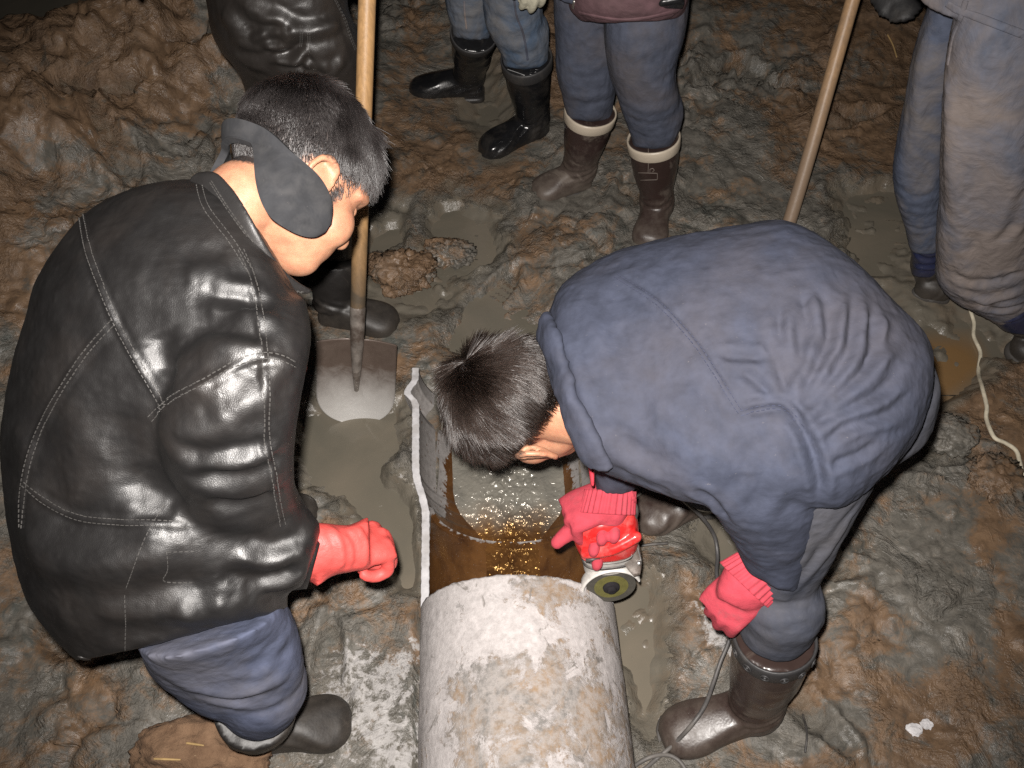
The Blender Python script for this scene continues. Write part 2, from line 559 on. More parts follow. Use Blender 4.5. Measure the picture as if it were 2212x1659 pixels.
M['fleece'] = m_cloth("charcoal_fleece", (0.026, 0.0265, 0.029), dirt=(0.060, 0.058, 0.058), amount=0.5, dscale=30, rough=0.95, weave=380, fold=0.05)
M['glove_latex'] = m_glove("coral_red_rubber_glove", (0.62, 0.085, 0.075), rough=0.5)
M['glove_knit'] = m_glove("red_knit_glove", (0.47, 0.055, 0.078), rough=0.9)
M['glove_white'] = m_glove("dirty_white_glove", (0.50, 0.47, 0.36), rough=0.9)
M['red_lining'] = m_glove("red_lining", (0.60, 0.045, 0.07), rough=0.8)
M['mud'] = m_mud("wet_mud")
M['water'] = m_water("turbid_water")
M['pipe_out'] = m_pipe_out("dusty_pipe")
M['pipe_in'] = m_pipe_in("stained_pipe_inside")
M['cut'] = m_plain("fresh_cut_edge", (0.52, 0.51, 0.52), 0.8, bscale=200, bstr=0.5, var=0.18, dirt=(0.30, 0.28, 0.26), amount=0.5)
M['stream'] = m_stream("pipe_stream")
M['wood_pale'] = m_wood("pale_wood", (0.46, 0.27, 0.12), (0.085, 0.065, 0.045))
M['wood_dark'] = m_wood("brown_wood", (0.50, 0.31, 0.165), (0.22, 0.16, 0.115))
M['steel'] = m_plain("worn_steel", (0.20, 0.175, 0.155), 0.42, 0.25, 60, 0.35, 0.3, dirt=(0.055, 0.035, 0.025), amount=0.75)
M['steel_bright'] = m_plain("polished_steel", (0.62, 0.60, 0.58), 0.33, 0.9, 80, 0.3, 0.15)
M['red_plastic'] = m_plain("red_plastic", (0.62, 0.022, 0.022), 0.22, bscale=60, bstr=0.08, dirt=(0.60, 0.30, 0.28), amount=0.30)
M['grey_plastic'] = m_plain("pale_grey_metal", (0.58, 0.56, 0.53), 0.45, dirt=(0.24, 0.21, 0.18), amount=0.35)
M['dark_plastic'] = m_plain("dark_rubber", (0.05, 0.046, 0.044), 0.5, dirt=(0.2, 0.18, 0.16), amount=0.4)
M['green_disc'] = m_plain("olive_disc_label", (0.125, 0.115, 0.035), 0.5)
M['disc'] = m_plain("cutting_disc", (0.060, 0.055, 0.045), 0.8, bscale=500, bstr=0.5)
M['flange'] = m_plain("blackened_steel", (0.020, 0.018, 0.020), 0.85, spec=0.1)
M['cable'] = m_rubber("grey_cable", (0.065, 0.062, 0.062), dirt=(0.22, 0.20, 0.18), amount=0.6, rough=0.45)
M['rope'] = m_plain("white_cord", (0.62, 0.56, 0.43), 0.85, bscale=400, bstr=0.5, dirt=(0.3, 0.25, 0.18), amount=0.4)
M['clay'] = None
M['paper'] = m_plain("white_paper", (0.75, 0.73, 0.74), 0.9)
M['straw'] = m_plain("straw", (0.45, 0.30, 0.13), 0.7)
M['black'] = m_plain("black_plastic", (0.012, 0.012, 0.013), 0.25)
M['zip'] = m_plain("zip_metal", (0.5, 0.48, 0.45), 0.35, 0.9)
M['buckle'] = m_plain("scuffed_buckle", (0.17, 0.14, 0.12), 0.6)
M['tag'] = m_plain("boot_tag_white", (0.42, 0.42, 0.42), 0.6)
M['eye'] = m_plain("eye", (0.6, 0.58, 0.55), 0.1)


def m_clay():
    m, nt, b = nodes("dry_brown_clay")
    v = coords(nt)
    n = noise(nt, v, 30, 8, 0.68)
    c = mixc(nt, ramp(nt, n, [(0.3, 0.0), (0.7, 1.0)]), (0.15, 0.085, 0.048), (0.27, 0.165, 0.098))
    c = mixc(nt, ramp(nt, noise(nt, v, 110, 3, 0.7), [(0.69, 0.0), (0.75, 1.0)]), c, (0.40, 0.29, 0.18))
    setcol(nt, b, c)
    b.inputs["Roughness"].default_value = 0.95
    bump(nt, b, (n, 0.6, 0.012), (noise(nt, v, 170, 6, 0.7), 0.6, 0.004))
    return m


M['clay'] = m_clay()


# ------------------------------------------------------------------ object helpers
def mesh_from(name, verts, faces, smooth=True):
    me = bpy.data.meshes.new(name)
    me.from_pydata([tuple(map(float, v)) for v in verts], [], [tuple(int(i) for i in f) for f in faces])
    me.validate()
    me.update()
    if smooth and len(me.polygons):
        me.polygons.foreach_set("use_smooth", np.ones(len(me.polygons), bool))
    return me


def link(name, me, mat, parent=None):
    o = bpy.data.objects.new(name, me)
    COL.objects.link(o)
    if mat is not None:
        me.materials.clear()
        me.materials.append(mat)
    if parent is not None:
        o.parent = parent
        o.matrix_parent_inverse = parent.matrix_world.inverted()
    return o


def empty(name, loc, label, cat, group=None):
    o = bpy.data.objects.new(name, None)
    o.location = tuple(float(c) for c in loc)
    o.empty_display_size = 0.1
    COL.objects.link(o)
    o.matrix_world = Matrix.Translation(Vector(o.location))
    o['label'] = label
    o['category'] = cat
    if group:
        o['group'] = group
    return o


def tag(o, label, cat, group=None):
    o['label'] = label
    o['category'] = cat
    if group:
        o['group'] = group
    return o


def unit(v):
    v = np.asarray(v, float)
    return v / (np.linalg.norm(v) + 1e-12)


def catmull(P, sub):
    P = np.asarray(P, float)
    n = len(P)
    out = []
    for i in range(n - 1):
        p0 = P[max(i - 1, 0)]
        p1 = P[i]
        p2 = P[i + 1]
        p3 = P[min(i + 2, n - 1)]
        for k in range(sub):
            t = k / sub
            out.append(0.5 * ((2 * p1) + (-p0 + p2) * t + (2 * p0 - 5 * p1 + 4 * p2 - p3) * t * t + (-p0 + 3 * p1 - 3 * p2 + p3) * t ** 3))
    out.append(P[-1])
    return np.array(out)


def loft(rings, n=32, sub=6, ex=2.3, cap=True):
    """rings: list of (centre, a, b) 3-vectors -> closed tube geometry"""
    R = np.array([np.concatenate([np.asarray(c, float), np.asarray(a, float), np.asarray(b, float)]) for c, a, b in rings])
    R = catmull(R, sub)
    th = np.linspace(0, 2 * math.pi, n, endpoint=False)
    cs = np.sign(np.cos(th)) * np.abs(np.cos(th)) ** (2 / ex)
    sn = np.sign(np.sin(th)) * np.abs(np.sin(th)) ** (2 / ex)
    V = []
    for r in R:
        V.append(r[None, :3] + cs[:, None] * r[None, 3:6] + sn[:, None] * r[None, 6:9])
    V = np.concatenate(V)
    F = []
    m = len(R)
    for i in range(m - 1):
        for k in range(n):
            k2 = (k + 1) % n
            F.append((i * n + k, i * n + k2, (i + 1) * n + k2, (i + 1) * n + k))
    if cap:
        c0 = len(V)
        V = np.concatenate([V, R[0, None, :3], R[-1, None, :3]])
        for k in range(n):
            k2 = (k + 1) % n
            F.append((c0, k2, k))
            F.append((c0 + 1, (m - 1) * n + k, (m - 1) * n + k2))
    return V, F


def secs_z(S, scale=1.0):
    """sections (xl, yl, zl, xr, yr, zr, thickness) measured on the print with world heights -> rings"""
    L = np.array([atz(s[0], s[1], s[2]) for s in S])
    Rr = np.array([atz(s[3], s[4], s[5]) for s in S])
    return _rings(L, Rr, [s[6] for s in S], scale)


def secs_y(S, scale=1.0):
    L = np.array([aty(s[0], s[1], s[2]) for s in S])
    Rr = np.array([aty(s[3], s[4], s[5]) for s in S])
    return _rings(L, Rr, [s[6] for s in S], scale)


def _rings(L, Rr, T, scale):
    c = (L + Rr) / 2
    a = (Rr - L) / 2
    out = []
    for i in range(len(c)):
        t = c[min(i + 1, len(c) - 1)] - c[max(i - 1, 0)]
        b = unit(np.cross(t, a[i]))
        view = unit(C0 - c[i])
        # keep the thickness pointing at the near side so that rings never flip
        if b @ view < 0:
            b = -b
        bv = view
        w = np.linalg.norm(np.cross(unit(t), view)) ** 0.6
        b = unit(w * bv + (1 - w) * b)
        out.append((c[i], a[i] * scale, b * T[i] * scale))
    return out


def tube(P, R, n=14, sub=5, flat=1.0, ref=None):
    """round tube through world points with radii, rounded ends"""
    P = np.asarray(P, float)
    R = np.asarray(R if np.ndim(R) else [R] * len(P), float)
    Q = catmull(np.concatenate([P, R[:, None]], 1), sub)
    pts, rad = Q[:, :3], np.maximum(Q[:, 3], 1e-4)
    tan = np.gradient(pts, axis=0)
    tan /= (np.linalg.norm(tan, axis=1)[:, None] + 1e-12)
    # rounded ends
    pre, post = [], []
    for k in (0.15, 0.55, 0.9):
        pre.append((pts[0] - tan[0] * rad[0] * math.cos(math.asin(k)), rad[0] * k, tan[0]))
    for k in (0.9, 0.55, 0.15):
        post.append((pts[-1] + tan[-1] * rad[-1] * math.cos(math.asin(k)), rad[-1] * k, tan[-1]))
    seq = pre + [(pts[i], rad[i], tan[i]) for i in range(len(pts))] + post
    u = np.cross(seq[0][2], ref if ref is not None else (0.13, 0.31, 0.94))
    u = unit(u)
    V, F = [], []
    th = np.linspace(0, 2 * math.pi, n, endpoint=False)
    for p, r, t in seq:
        u = unit(u - t * (u @ t))
        w = np.cross(t, u)
        V.append(p[None] + r * (np.cos(th)[:, None] * u[None] + flat * np.sin(th)[:, None] * w[None]))
    V = np.concatenate(V)
    m = len(seq)
    for i in range(m - 1):
        for k in range(n):
            k2 = (k + 1) % n
            F.append((i * n + k, i * n + k2, (i + 1) * n + k2, (i + 1) * n + k))
    c0 = len(V)
    V = np.concatenate([V, seq[0][0][None], seq[-1][0][None]])
    for k in range(n):
        k2 = (k + 1) % n
        F.append((c0, k2, k))
        F.append((c0 + 1, (m - 1) * n + k, (m - 1) * n + k2))
    return V, F


def ellipsoid(c, r, n=24, m=14, mat=None):
    V, F = [], []
    for i in range(1, m):
        ph = math.pi * i / m
        for k in range(n):
            th = 2 * math.pi * k / n
            V.append((math.sin(ph) * math.cos(th), math.sin(ph) * math.sin(th), math.cos(ph)))
    V.append((0, 0, 1))
    V.append((0, 0, -1))
    V = np.array(V) * np.asarray(r, float)
    if mat is not None:
        V = V @ np.asarray(mat).T
    V = V + np.asarray(c, float)
    for i in range(m - 2):
        for k in range(n):
            k2 = (k + 1) % n
            F.append((i * n + k, (i + 1) * n + k, (i + 1) * n + k2, i * n + k2))
    t = (m - 1) * n
    for k in range(n):
        k2 = (k + 1) % n
        F.append((t, k, k2))
        F.append((t + 1, (m - 2) * n + k2, (m - 2) * n + k))
    return V, F


def box(c, half, axes=None, bev=0.0):
    h = np.asarray(half, float)
    V = np.array([(x, y, z) for x in (-1, 1) for y in (-1, 1) for z in (-1, 1)], float) * h
    F = [(0, 1, 3, 2), (4, 6, 7, 5), (0, 4, 5, 1), (2, 3, 7, 6), (0, 2, 6, 4), (1, 5, 7, 3)]
    if axes is not None:
        V = V @ np.asarray(axes, float)
    return V + np.asarray(c, float), F


def join(*geos):
    V, F, o = [], [], 0
    for v, f in geos:
        V.append(np.asarray(v, float))
        F += [tuple(i + o for i in q) for q in f]
        o += len(v)
    return np.concatenate(V), F


def fuse(name, geos, voxel, smooth=4, subdiv=0):
    V, F = join(*geos)
    me = mesh_from("tmp", V, F)
    bm = bmesh.new()
    bm.from_mesh(me)
    bmesh.ops.recalc_face_normals(bm, faces=bm.faces)
    bm.to_mesh(me)
    bm.free()
    o = bpy.data.objects.new("tmp", me)
    COL.objects.link(o)
    r = o.modifiers.new("r", 'REMESH')
    r.mode = 'VOXEL'
    r.voxel_size = voxel
    r.use_smooth_shade = True
    if smooth:
        s = o.modifiers.new("s", 'SMOOTH')
        s.factor = 0.5
        s.iterations = smooth
    if subdiv:
        s = o.modifiers.new("d", 'SUBSURF')
        s.levels = subdiv
        s.render_levels = subdiv
    dg = bpy.context.evaluated_depsgraph_get()
    dg.update()
    out = bpy.data.meshes.new_from_object(o.evaluated_get(dg))
    out.name = name
    bpy.data.objects.remove(o)
    bpy.data.meshes.remove(me)
    out.polygons.foreach_set("use_smooth", np.ones(len(out.polygons), bool))
    return out


def co(me):
    a = np.empty(len(me.vertices) * 3)
    me.vertices.foreach_get("co", a)
    return a.reshape(-1, 3)


def nor(me):
    a = np.empty(len(me.vertices) * 3)
    me.vertex_normals.foreach_get("vector", a)
    return a.reshape(-1, 3)


def setco(me, a):
    me.vertices.foreach_set("co", np.ascontiguousarray(a, float).ravel())
    me.update()


def fattr(me, name, vals):
    a = me.attributes.new(name, 'FLOAT', 'POINT')
    a.data.foreach_set("value", np.ascontiguousarray(vals, np.float32))


def bvh_of(me):
    V = co(me)
    return BVHTree.FromPolygons([Vector(v) for v in V], [tuple(p.vertices) for p in me.polygons])


def surf(bvh, sx, sy):
    d = sdir(sx, sy)
    h = bvh.ray_cast(Vector(C0), Vector(d).normalized())
    if h[0] is None:
        h = bvh.find_nearest(Vector(C0 + d * 1.2))
    return np.array(h[0]), np.array(h[1])


def resample(P, step):
    P = np.asarray(P, float)
    d = np.concatenate([[0], np.cumsum(np.linalg.norm(np.diff(P, axis=0), axis=1))])
    n = max(2, int(d[-1] / step) + 1)
    t = np.linspace(0, d[-1], n)
    return np.stack([np.interp(t, d, P[:, k]) for k in range(P.shape[1])], 1)


def on_surface(bvh, pts, step=8.0):
    """a line drawn on the print, dropped on to the garment"""
    Q = resample(catmull(np.array(pts, float), 6), step)
    out = []
    for x, y in Q:
        d = sdir(x, y)
        hit = bvh.ray_cast(Vector(C0), Vector(d).normalized())
        if hit[0] is not None:
            out.append((np.array(hit[0]), np.array(hit[1])))
    if len(out) < 2:
        return np.zeros((0, 3)), np.zeros((0, 3))
    P = np.array([o[0] for o in out])
    N = np.array([o[1] for o in out])
    keep = [0]
    for i in range(1, len(P)):
        if np.linalg.norm(P[i] - P[keep[-1]]) < 0.06:
            keep.append(i)
    return P[keep], N[keep]


def wrinkle(me, strokes, k_=1.0):
    """cloth folds: each stroke (line on the print, height, width) raises (+) or sinks (-) the cloth along it"""
    bvh = bvh_of(me)
    V = co(me)
    N = nor(me)
    D = np.zeros(len(V))
    for pts, amp, width in strokes:
        P, _ = on_surface(bvh, pts, 6.0)
        if len(P) < 2:
            continue
        lo = P.min(0) - 3 * width
        hi = P.max(0) + 3 * width
        idx = np.where(np.all((V > lo) & (V < hi), 1))[0]
        if not len(idx):
            continue
        best = np.full(len(idx), 1e9)
        par = np.zeros(len(idx))
        L = len(P) - 1
        for k in range(L):
            a, b = P[k], P[k + 1]
            e = b - a
            t = np.clip(((V[idx] - a) @ e) / (e @ e + 1e-12), 0, 1)
            d = np.linalg.norm(V[idx] - a - t[:, None] * e, axis=1)
            m = d < best
            best = np.where(m, d, best)
            par = np.where(m, (k + t) / L, par)
        taper = np.clip(np.minimum(par, 1 - par) * 5 + 0.15, 0, 1)
        g = np.exp(-(best / width) ** 2) - 0.45 * np.exp(-((best - 1.7 * width) / (0.9 * width)) ** 2)
        D[idx] += k_ * amp * g * taper
    setco(me, V + N * D[:, None])


def crumple(me, scale, amp, seed, ridge=False, octv=4):
    V = co(me)
    N = nor(me)
    s = V * np.asarray(scale, float)
    h = ridged(s, octv, seed) if ridge else fbm(s, octv, seed)
    setco(me, V + N * (amp * h)[:, None])


def stitches(bvh, lines, offs=(-0.0035, 0.0035), dash=0.0042, gap=0.0024, w=0.0008, lift=0.0010):
    G = []
    for pts in lines:
        P, Nn = on_surface(bvh, pts, 3.0)
        if len(P) < 3:
            continue
        Q = resample(np.concatenate([P, Nn], 1), 0.003)
        for _ in range(2):
            Q[1:-1] = 0.25 * Q[:-2] + 0.5 * Q[1:-1] + 0.25 * Q[2:]
        d = np.concatenate([[0], np.cumsum(np.linalg.norm(np.diff(Q[:, :3], axis=0), axis=1))])
        tot = d[-1]
        s = 0.0
        while s + dash < tot:
            q0 = np.array([np.interp(s, d, Q[:, k]) for k in range(6)])
            q1 = np.array([np.interp(s + dash, d, Q[:, k]) for k in range(6)])
            t = unit(q1[:3] - q0[:3])
            n = unit(q0[3:])
            bb = unit(np.cross(n, t))
            for o in offs:
                c = (q0[:3] + q1[:3]) / 2 + bb * o + n * lift
                G.append(box(c, (dash / 2, w / 2, 0.0006), axes=np.array([t, bb, n])))
            s += dash + gap
    return join(*G)


def sew(bvh, lines, mat, parent, **kw):
    for ln in lines:
        if len(on_surface(bvh, ln, 3.0)[0]) < 3:
            continue
        link("stitching", mesh_from("stitching", *stitches(bvh, [ln], **kw), False), mat, parent)


def ribbon_on(bvh, pts, width, lift=0.001, thick=0.001, bulge=0.0):
    """a folded strip of cloth (welt, seam allowance) lying on a garment"""
    P, Nn = on_surface(bvh, pts, 4.0)
    Q = resample(np.concatenate([P, Nn], 1), 0.004)
    for _ in range(4):
        Q[1:-1] = 0.25 * Q[:-2] + 0.5 * Q[1:-1] + 0.25 * Q[2:]
    rings = []
    for i in range(len(Q)):
        t = Q[min(i + 1, len(Q) - 1), :3] - Q[max(i - 1, 0), :3]
        n = unit(Q[i, 3:])
        bb = unit(np.cross(n, t))
        rings.append((Q[i, :3] + n * lift, bb * width / 2, n * thick))
    return loft(rings, n=10, sub=1, ex=2.6)

# ====================================================================== THE GROUND
PIPE_R, PIPE_T, PIPE_Z, CUT_Y, PIPE_END = 0.200, 0.016, 0.13, 0.626, 1.262


def pipe_x(y):
    return 0.0115 - 0.0513 * (np.asarray(y, float) - CUT_Y)


def warp_axis(lo, hi, step, far_lo, far_hi):
    core = np.arange(lo, hi + 1e-9, step)
    out, s, x = [], step, hi
    while x < far_hi:
        s *= 1.22
        x += s
        out.append(x)
    pre, s, x = [], step, lo
    while x > far_lo:
        s *= 1.22
        x -= s
        pre.append(x)
    return np.concatenate([pre[::-1], core, out])


GX = warp_axis(-2.35, 2.35, 0.0085, -70, 70)
GY = np.concatenate([warp_axis(0.05, 1.9, 0.0068, -30, 1.9), warp_axis(1.91, 3.9, 0.0105, 1.9, 90)[0:]])
GY = np.unique(np.round(GY, 5))
gx, gy = np.meshgrid(GX, GY)
PX, PY = gx.ravel(), gy.ravel()
P2 = np.stack([PX, PY], 1)
SX, SY = proj(np.stack([PX, PY, np.zeros_like(PX)], 1))
vis = (SX > -400) & (SX < 2600) & (SY > -500) & (SY < 2000) & (PY > -0.2) & (PY < 6)

PUDDLES = [
    [(650, 905), (700, 880), (790, 925), (855, 890), (850, 955), (835, 1040), (888, 1100), (905, 1290), (862, 1285), (835, 1160), (740, 1095), (655, 1060)],
    [(795, 645), (915, 612), (975, 640), (920, 690), (865, 702), (800, 672)],
    [(930, 480), (985, 452), (1045, 485), (1092, 535), (1040, 580), (960, 612), (930, 560)],
    [(1825, 440), (1945, 412), (1970, 560), (2030, 640), (2100, 680), (2195, 770), (2125, 800), (2095, 850), (2030, 880), (2010, 960), (1880, 980), (1840, 600)],
    [(1300, 1285), (1395, 1265), (1402, 1340), (1418, 1410), (1432, 1500), (1405, 1585), (1370, 1560), (1335, 1400)],
    [(1030, 160), (1085, 205), (1095, 290), (1060, 330), (1005, 265)],
    [(1505, 1170), (1560, 1095), (1610, 1180), (1590, 1265), (1555, 1235)],
    [(790, 505), (870, 480), (880, 520), (800, 560)],
]
DUST = [
    ([(650, 1425), (720, 1372), (805, 1380), (850, 1420), (905, 1395), (905, 1659), (840, 1680), (760, 1610), (700, 1560), (665, 1490)], 0.62),
    ([(835, 1000), (885, 980), (892, 1075), (848, 1095)], 0.62),
    ([(1535, 1300), (1592, 1320), (1572, 1400), (1530, 1360)], 0.75),
    ([(980, 640), (1060, 575), (1120, 570), (1085, 640), (985, 690)], 0.30),
    ([(870, 1500), (960, 1500), (960, 1700), (600, 1700), (640, 1620)], 0.42),
    ([(1380, 1260), (1500, 1180), (1550, 1250), (1480, 1330)], 0.22),
]
BROWN = [
    ([(-100, -200), (470, -200), (500, 200), (480, 390), (300, 410), (160, 480), (70, 700), (-100, 720)], 1.0),
    ([(1640, -200), (2030, -200), (1935, 430), (1800, 430), (1690, 280)], 0.75),
    ([(2300, 1300), (2100, 1420), (1860, 1560), (1640, 1720), (2300, 1720)], 0.8),
    ([(2040, 840), (2230, 770), (2230, 1200), (2110, 1190), (2060, 960)], 0.75),
    ([(930, 545), (1000, 520), (1020, 570), (950, 600)], 1.0),
    ([(960, 220), (1040, 220), (1130, 420), (1000, 480), (860, 420), (850, 250)], 0.62),
    ([(1640, 1400), (1850, 1340), (1900, 1480), (1700, 1520)], 0.75),
    ([(1160, 0), (1200, 0), (1215, 240), (1180, 240)], 0.9),
]
nz = fbm(P2 * 6.0, 4, 3)
nz2 = fbm(P2 * 28.0, 3, 8)
nz3 = ridged(P2 * 11.0, 3, 9)
wet = np.zeros(len(PX))
brown = np.full(len(PX), 0.34)
dust = np.zeros(len(PX))
h = 0.030 + 0.038 * fbm(P2 * 1.6, 4, 21) + 0.011 * ridged(P2 * 4.5 + 0.6 * nz[:, None], 4, 4)

# clods: cells of lumpy clay, big and small, stronger away from the slurry
wp = P2 + 0.035 * np.stack([fbm(P2 * 9, 3, 50), fbm(P2 * 9, 3, 60)], 1)
cm = sstep(-0.15, 0.35, fbm(P2 * 2.3, 3, 77))
d1, d2, hid = worley2(wp * 8.5, 1)
h += (0.006 + 0.017 * cm) * sstep(0.0, 0.22, d2 - d1) * (0.35 + 0.65 * hid)
d1, d2, hid = worley2(wp * 21.0, 2)
h += (0.005 + 0.012 * cm) * sstep(0.0, 0.14, d2 - d1) * (0.2 + 0.8 * hid)
h += 0.009 * ridged(P2 * np.array([3.0, 7.0]) + 0.5 * nz2[:, None], 3, 44) * sstep(-0.1, 0.5, fbm(P2 * 1.9, 2, 45))
h += 0.005 * fbm(P2 * 34, 3, 13) 

slur = sstep(0.05, 0.30, fbm(P2 * 1.7 + 9.0, 3, 88))
flatten = 1 - 0.62 * slur
h = 0.030 + (h - 0.030) * flatten
lump_rng = np.random.default_rng(5)
for _ in range(420):
    lx, ly = lump_rng.uniform(-2.2, 2.2), lump_rng.uniform(0.1, 3.2)
    lr = 0.012 + 0.055 * lump_rng.random() ** 3
    w = np.where((np.abs(PX - lx) < lr * 1.7) & (np.abs(PY - ly) < lr * 1.7))[0]
    if not len(w):
        continue
    an = lump_rng.uniform(0, 6.28)
    ux, uy = PX[w] - lx, PY[w] - ly
    ex, ey = (ux * math.cos(an) + uy * math.sin(an)), (-ux * math.sin(an) + uy * math.cos(an)) * lump_rng.uniform(1.0, 1.7)
    dd_ = np.hypot(ex, ey) / lr * (1 + 0.35 * nz2[w] + 0.25 * nz[w])
    h[w] += lr * lump_rng.uniform(.30, .65) * np.sqrt(np.clip(1 - dd_ ** 3, 0, 1)) * (0.8 + 0.3 * nz2[w])
# boot prints trodden into the clay
prints = np.zeros(len(PX))
for _ in range(46):
    lx, ly, an = lump_rng.uniform(-1.6, 1.8), lump_rng.uniform(0.2, 2.9), lump_rng.uniform(0, 6.28)
    w = np.where((np.abs(PX - lx) < .26) & (np.abs(PY - ly) < .26))[0]
    ux, uy = PX[w] - lx, PY[w] - ly
    ex, ey = ux * math.cos(an) + uy * math.sin(an), -ux * math.sin(an) + uy * math.cos(an)
    dq = (ex / .145) ** 2 + (ey / (.050 + .012 * np.sign(ex))) ** 2 + 0.25 * nz[w] + .15 * nz2[w]
    pit = sstep(1.05, .55, dq)
    h[w] += -(.022 + .012 * lump_rng.random()) * pit + .012 * np.exp(-((dq - 1.35) / .35) ** 2)
    h[w] += pit * .003 * np.sign(np.sin(ex * 2 * math.pi / .022))
    prints[w] = np.maximum(prints[w], pit)
# banks: a heap of dug earth at the far left, rising trench sides left, right and behind
heap = np.exp(-(((PX + 1.62) / 0.62) ** 2 + ((PY - 2.15) / 0.55) ** 2)) + 0.8 * np.exp(-(((PX + 1.0) / 0.35) ** 2 + ((PY - 2.65) / 0.32) ** 2))
h += 0.42 * heap * (1 + 0.35 * nz)
h += 0.20 * sstep(0.9, 1.9, -PX) * sstep(2.2, 0.8, PY)
h += 0.10 * sstep(0.75, 1.5, PX) * sstep(1.3, 0.3, PY)
h -= 1.3 * sstep(2.55, 3.3, PY + 0.35 * nz) * sstep(-0.7, -1.3, PX)
h += 0.12 * sstep(2.4, 3.2, PY) * sstep(-0.6, 0.2, PX)
h *= np.where(np.hypot(PX, PY - 1.5) > 12, 0.3, 1.0)

for poly in PUDDLES:
    sd = np.full(len(PX), -999.0)
    sd[vis] = poly_sd(SX[vis], SY[vis], poly)
    m = sstep(-40, 26, sd + 42 * nz + 22 * nz2)
    h = h * (1 - m) + (-0.020 + 0.016 * nz + 0.020 * nz2 + 0.014 * nz3) * m
    wet = np.maximum(wet, sstep(-85, 10, sd + 40 * nz))
for poly, v in DUST:
    sd = np.full(len(PX), -999.0)
    sd[vis] = poly_sd(SX[vis], SY[vis], poly)
    dust = np.maximum(dust, v * sstep(-60, 30, sd + 55 * nz + 25 * nz2 - 8))
for poly, v in BROWN:
    sd = np.full(len(PX), -999.0)
    sd[vis] = poly_sd(SX[vis], SY[vis], poly)
    m = sstep(-60, 30, sd + 40 * nz)
    brown = brown * (1 - m) + v * m

wet = np.maximum(wet, 0.45 * prints)
# trench floor under and beside the pipe; the stream bed that feeds it
lat = np.abs(PX - pipe_x(PY))
m = sstep(0.185, 0.145, lat) * sstep(1.36, 1.27, PY) * sstep(-0.6, -0.4, PY)
h = h * (1 - m) + (-0.145) * m
m = sstep(0.28, 0.20, lat) * sstep(1.34, 1.27, PY) * sstep(-0.6, -0.4, PY)
h = np.where(m > 0, np.minimum(h, 0.02 + 0.10 * (1 - m)), h)
bed = sstep(0.20, 0.08, lat + 0.05 * nz) * sstep(1.24, 1.28, PY) * sstep(1.72, 1.42, PY)
h = h * (1 - bed) + (-0.030 + 0.010 * nz2) * bed
wet = np.maximum(wet, 0.25 * bed)
rap = np.zeros(len(PX))
rap[vis] = sstep(-25, 25, poly_sd(SX[vis], SY[vis], [(900, 780), (960, 720), (1060, 685), (1180, 680), (1230, 740), (1160, 800), (1040, 790), (960, 840), (905, 850)]) + 30 * nz[vis])
h += rap * (0.010 * ridged(P2 * 55, 2, 61) + 0.006 * ridged(P2 * 110, 2, 62) - 0.004)
wet = wet * (1 - 0.7 * rap)
dust *= (1 - 0.6 * wet)

# foot hollows: the mud is trodden down round each boot
for (fx, fy, r) in [atz(540, 1590, 0).tolist()[:2] + [0.10], atz(700, 1570, 0).tolist()[:2] + [0.10], atz(1480, 1590, 0).tolist()[:2] + [0.11],
                    atz(1620, 1540, 0).tolist()[:2] + [0.10], atz(1450, 1120, 0).tolist()[:2] + [0.12], atz(960, 215, 0).tolist()[:2] + [0.15],
                    atz(1100, 320, 0).tolist()[:2] + [0.14], atz(1220, 420, 0).tolist()[:2] + [0.14], atz(1400, 520, 0).tolist()[:2] + [0.14],
                    atz(2000, 630, 0).tolist()[:2] + [0.14], atz(780, 700, 0).tolist()[:2] + [0.14], atz(768, 890, 0).tolist()[:2] + [-0.12]]:
    m = np.exp(-((PX - fx) ** 2 + (PY - fy) ** 2) / (r * r))
    h = h * (1 - 0.85 * m) + (0.030 + 0.012 * nz + 0.006 * nz2 if r > 0 else -0.008) * 0.85 * m

HG = h.reshape(gx.shape)
nx, ny = len(GX), len(GY)
ii = (np.arange(ny - 1)[:, None] * nx + np.arange(nx - 1)[None]).ravel()
faces = np.stack([ii, ii + 1, ii + nx + 1, ii + nx], 1)
gme = bpy.data.meshes.new("ground")
gme.vertices.add(nx * ny)
gme.vertices.foreach_set("co", np.stack([PX, PY, h], 1).ravel())
gme.loops.add(len(faces) * 4)
gme.loops.foreach_set("vertex_index", faces.ravel().astype(np.int32))
gme.polygons.add(len(faces))
gme.polygons.foreach_set("loop_start", np.arange(0, len(faces) * 4, 4, dtype=np.int32))
gme.polygons.foreach_set("loop_total", np.full(len(faces), 4, np.int32))
gme.update(calc_edges=True)
gme.polygons.foreach_set("use_smooth", np.ones(len(faces), bool))
fattr(gme, "brown", brown)
fattr(gme, "dust", dust)
fattr(gme, "wet", wet)
ground = link("ground", gme, M['mud'])
ground['kind'] = 'structure'


def gz(x, y):
    i = int(np.clip(np.searchsorted(GX, x) - 1, 0, nx - 2))
    j = int(np.clip(np.searchsorted(GY, y) - 1, 0, ny - 2))
    tx = (x - GX[i]) / (GX[i + 1] - GX[i])
    ty = (y - GY[j]) / (GY[j + 1] - GY[j])
    return float((HG[j, i] * (1 - tx) + HG[j, i + 1] * tx) * (1 - ty) + (HG[j + 1, i] * (1 - tx) + HG[j + 1, i + 1] * tx) * ty)


def gpt(sx, sy, lift=0.0):
    """point of the print lying on the mud"""
    z = 0.0
    for _ in range(6):
        p = atz(sx, sy, z)
        z = gz(p[0], p[1])
    p[2] = z + lift
    return p


# ---------------------------------------------------------------- muddy water standing round the pipe
def pipe_hw(y):
    return 0.141 if y < 0.88 else (0.172 if y > 0.96 else 0.141 + 0.031 * (y - 0.88) / 0.08)


WY = np.concatenate([np.arange(-0.2, 1.27, 0.03), [1.268]])
V, F = [], []


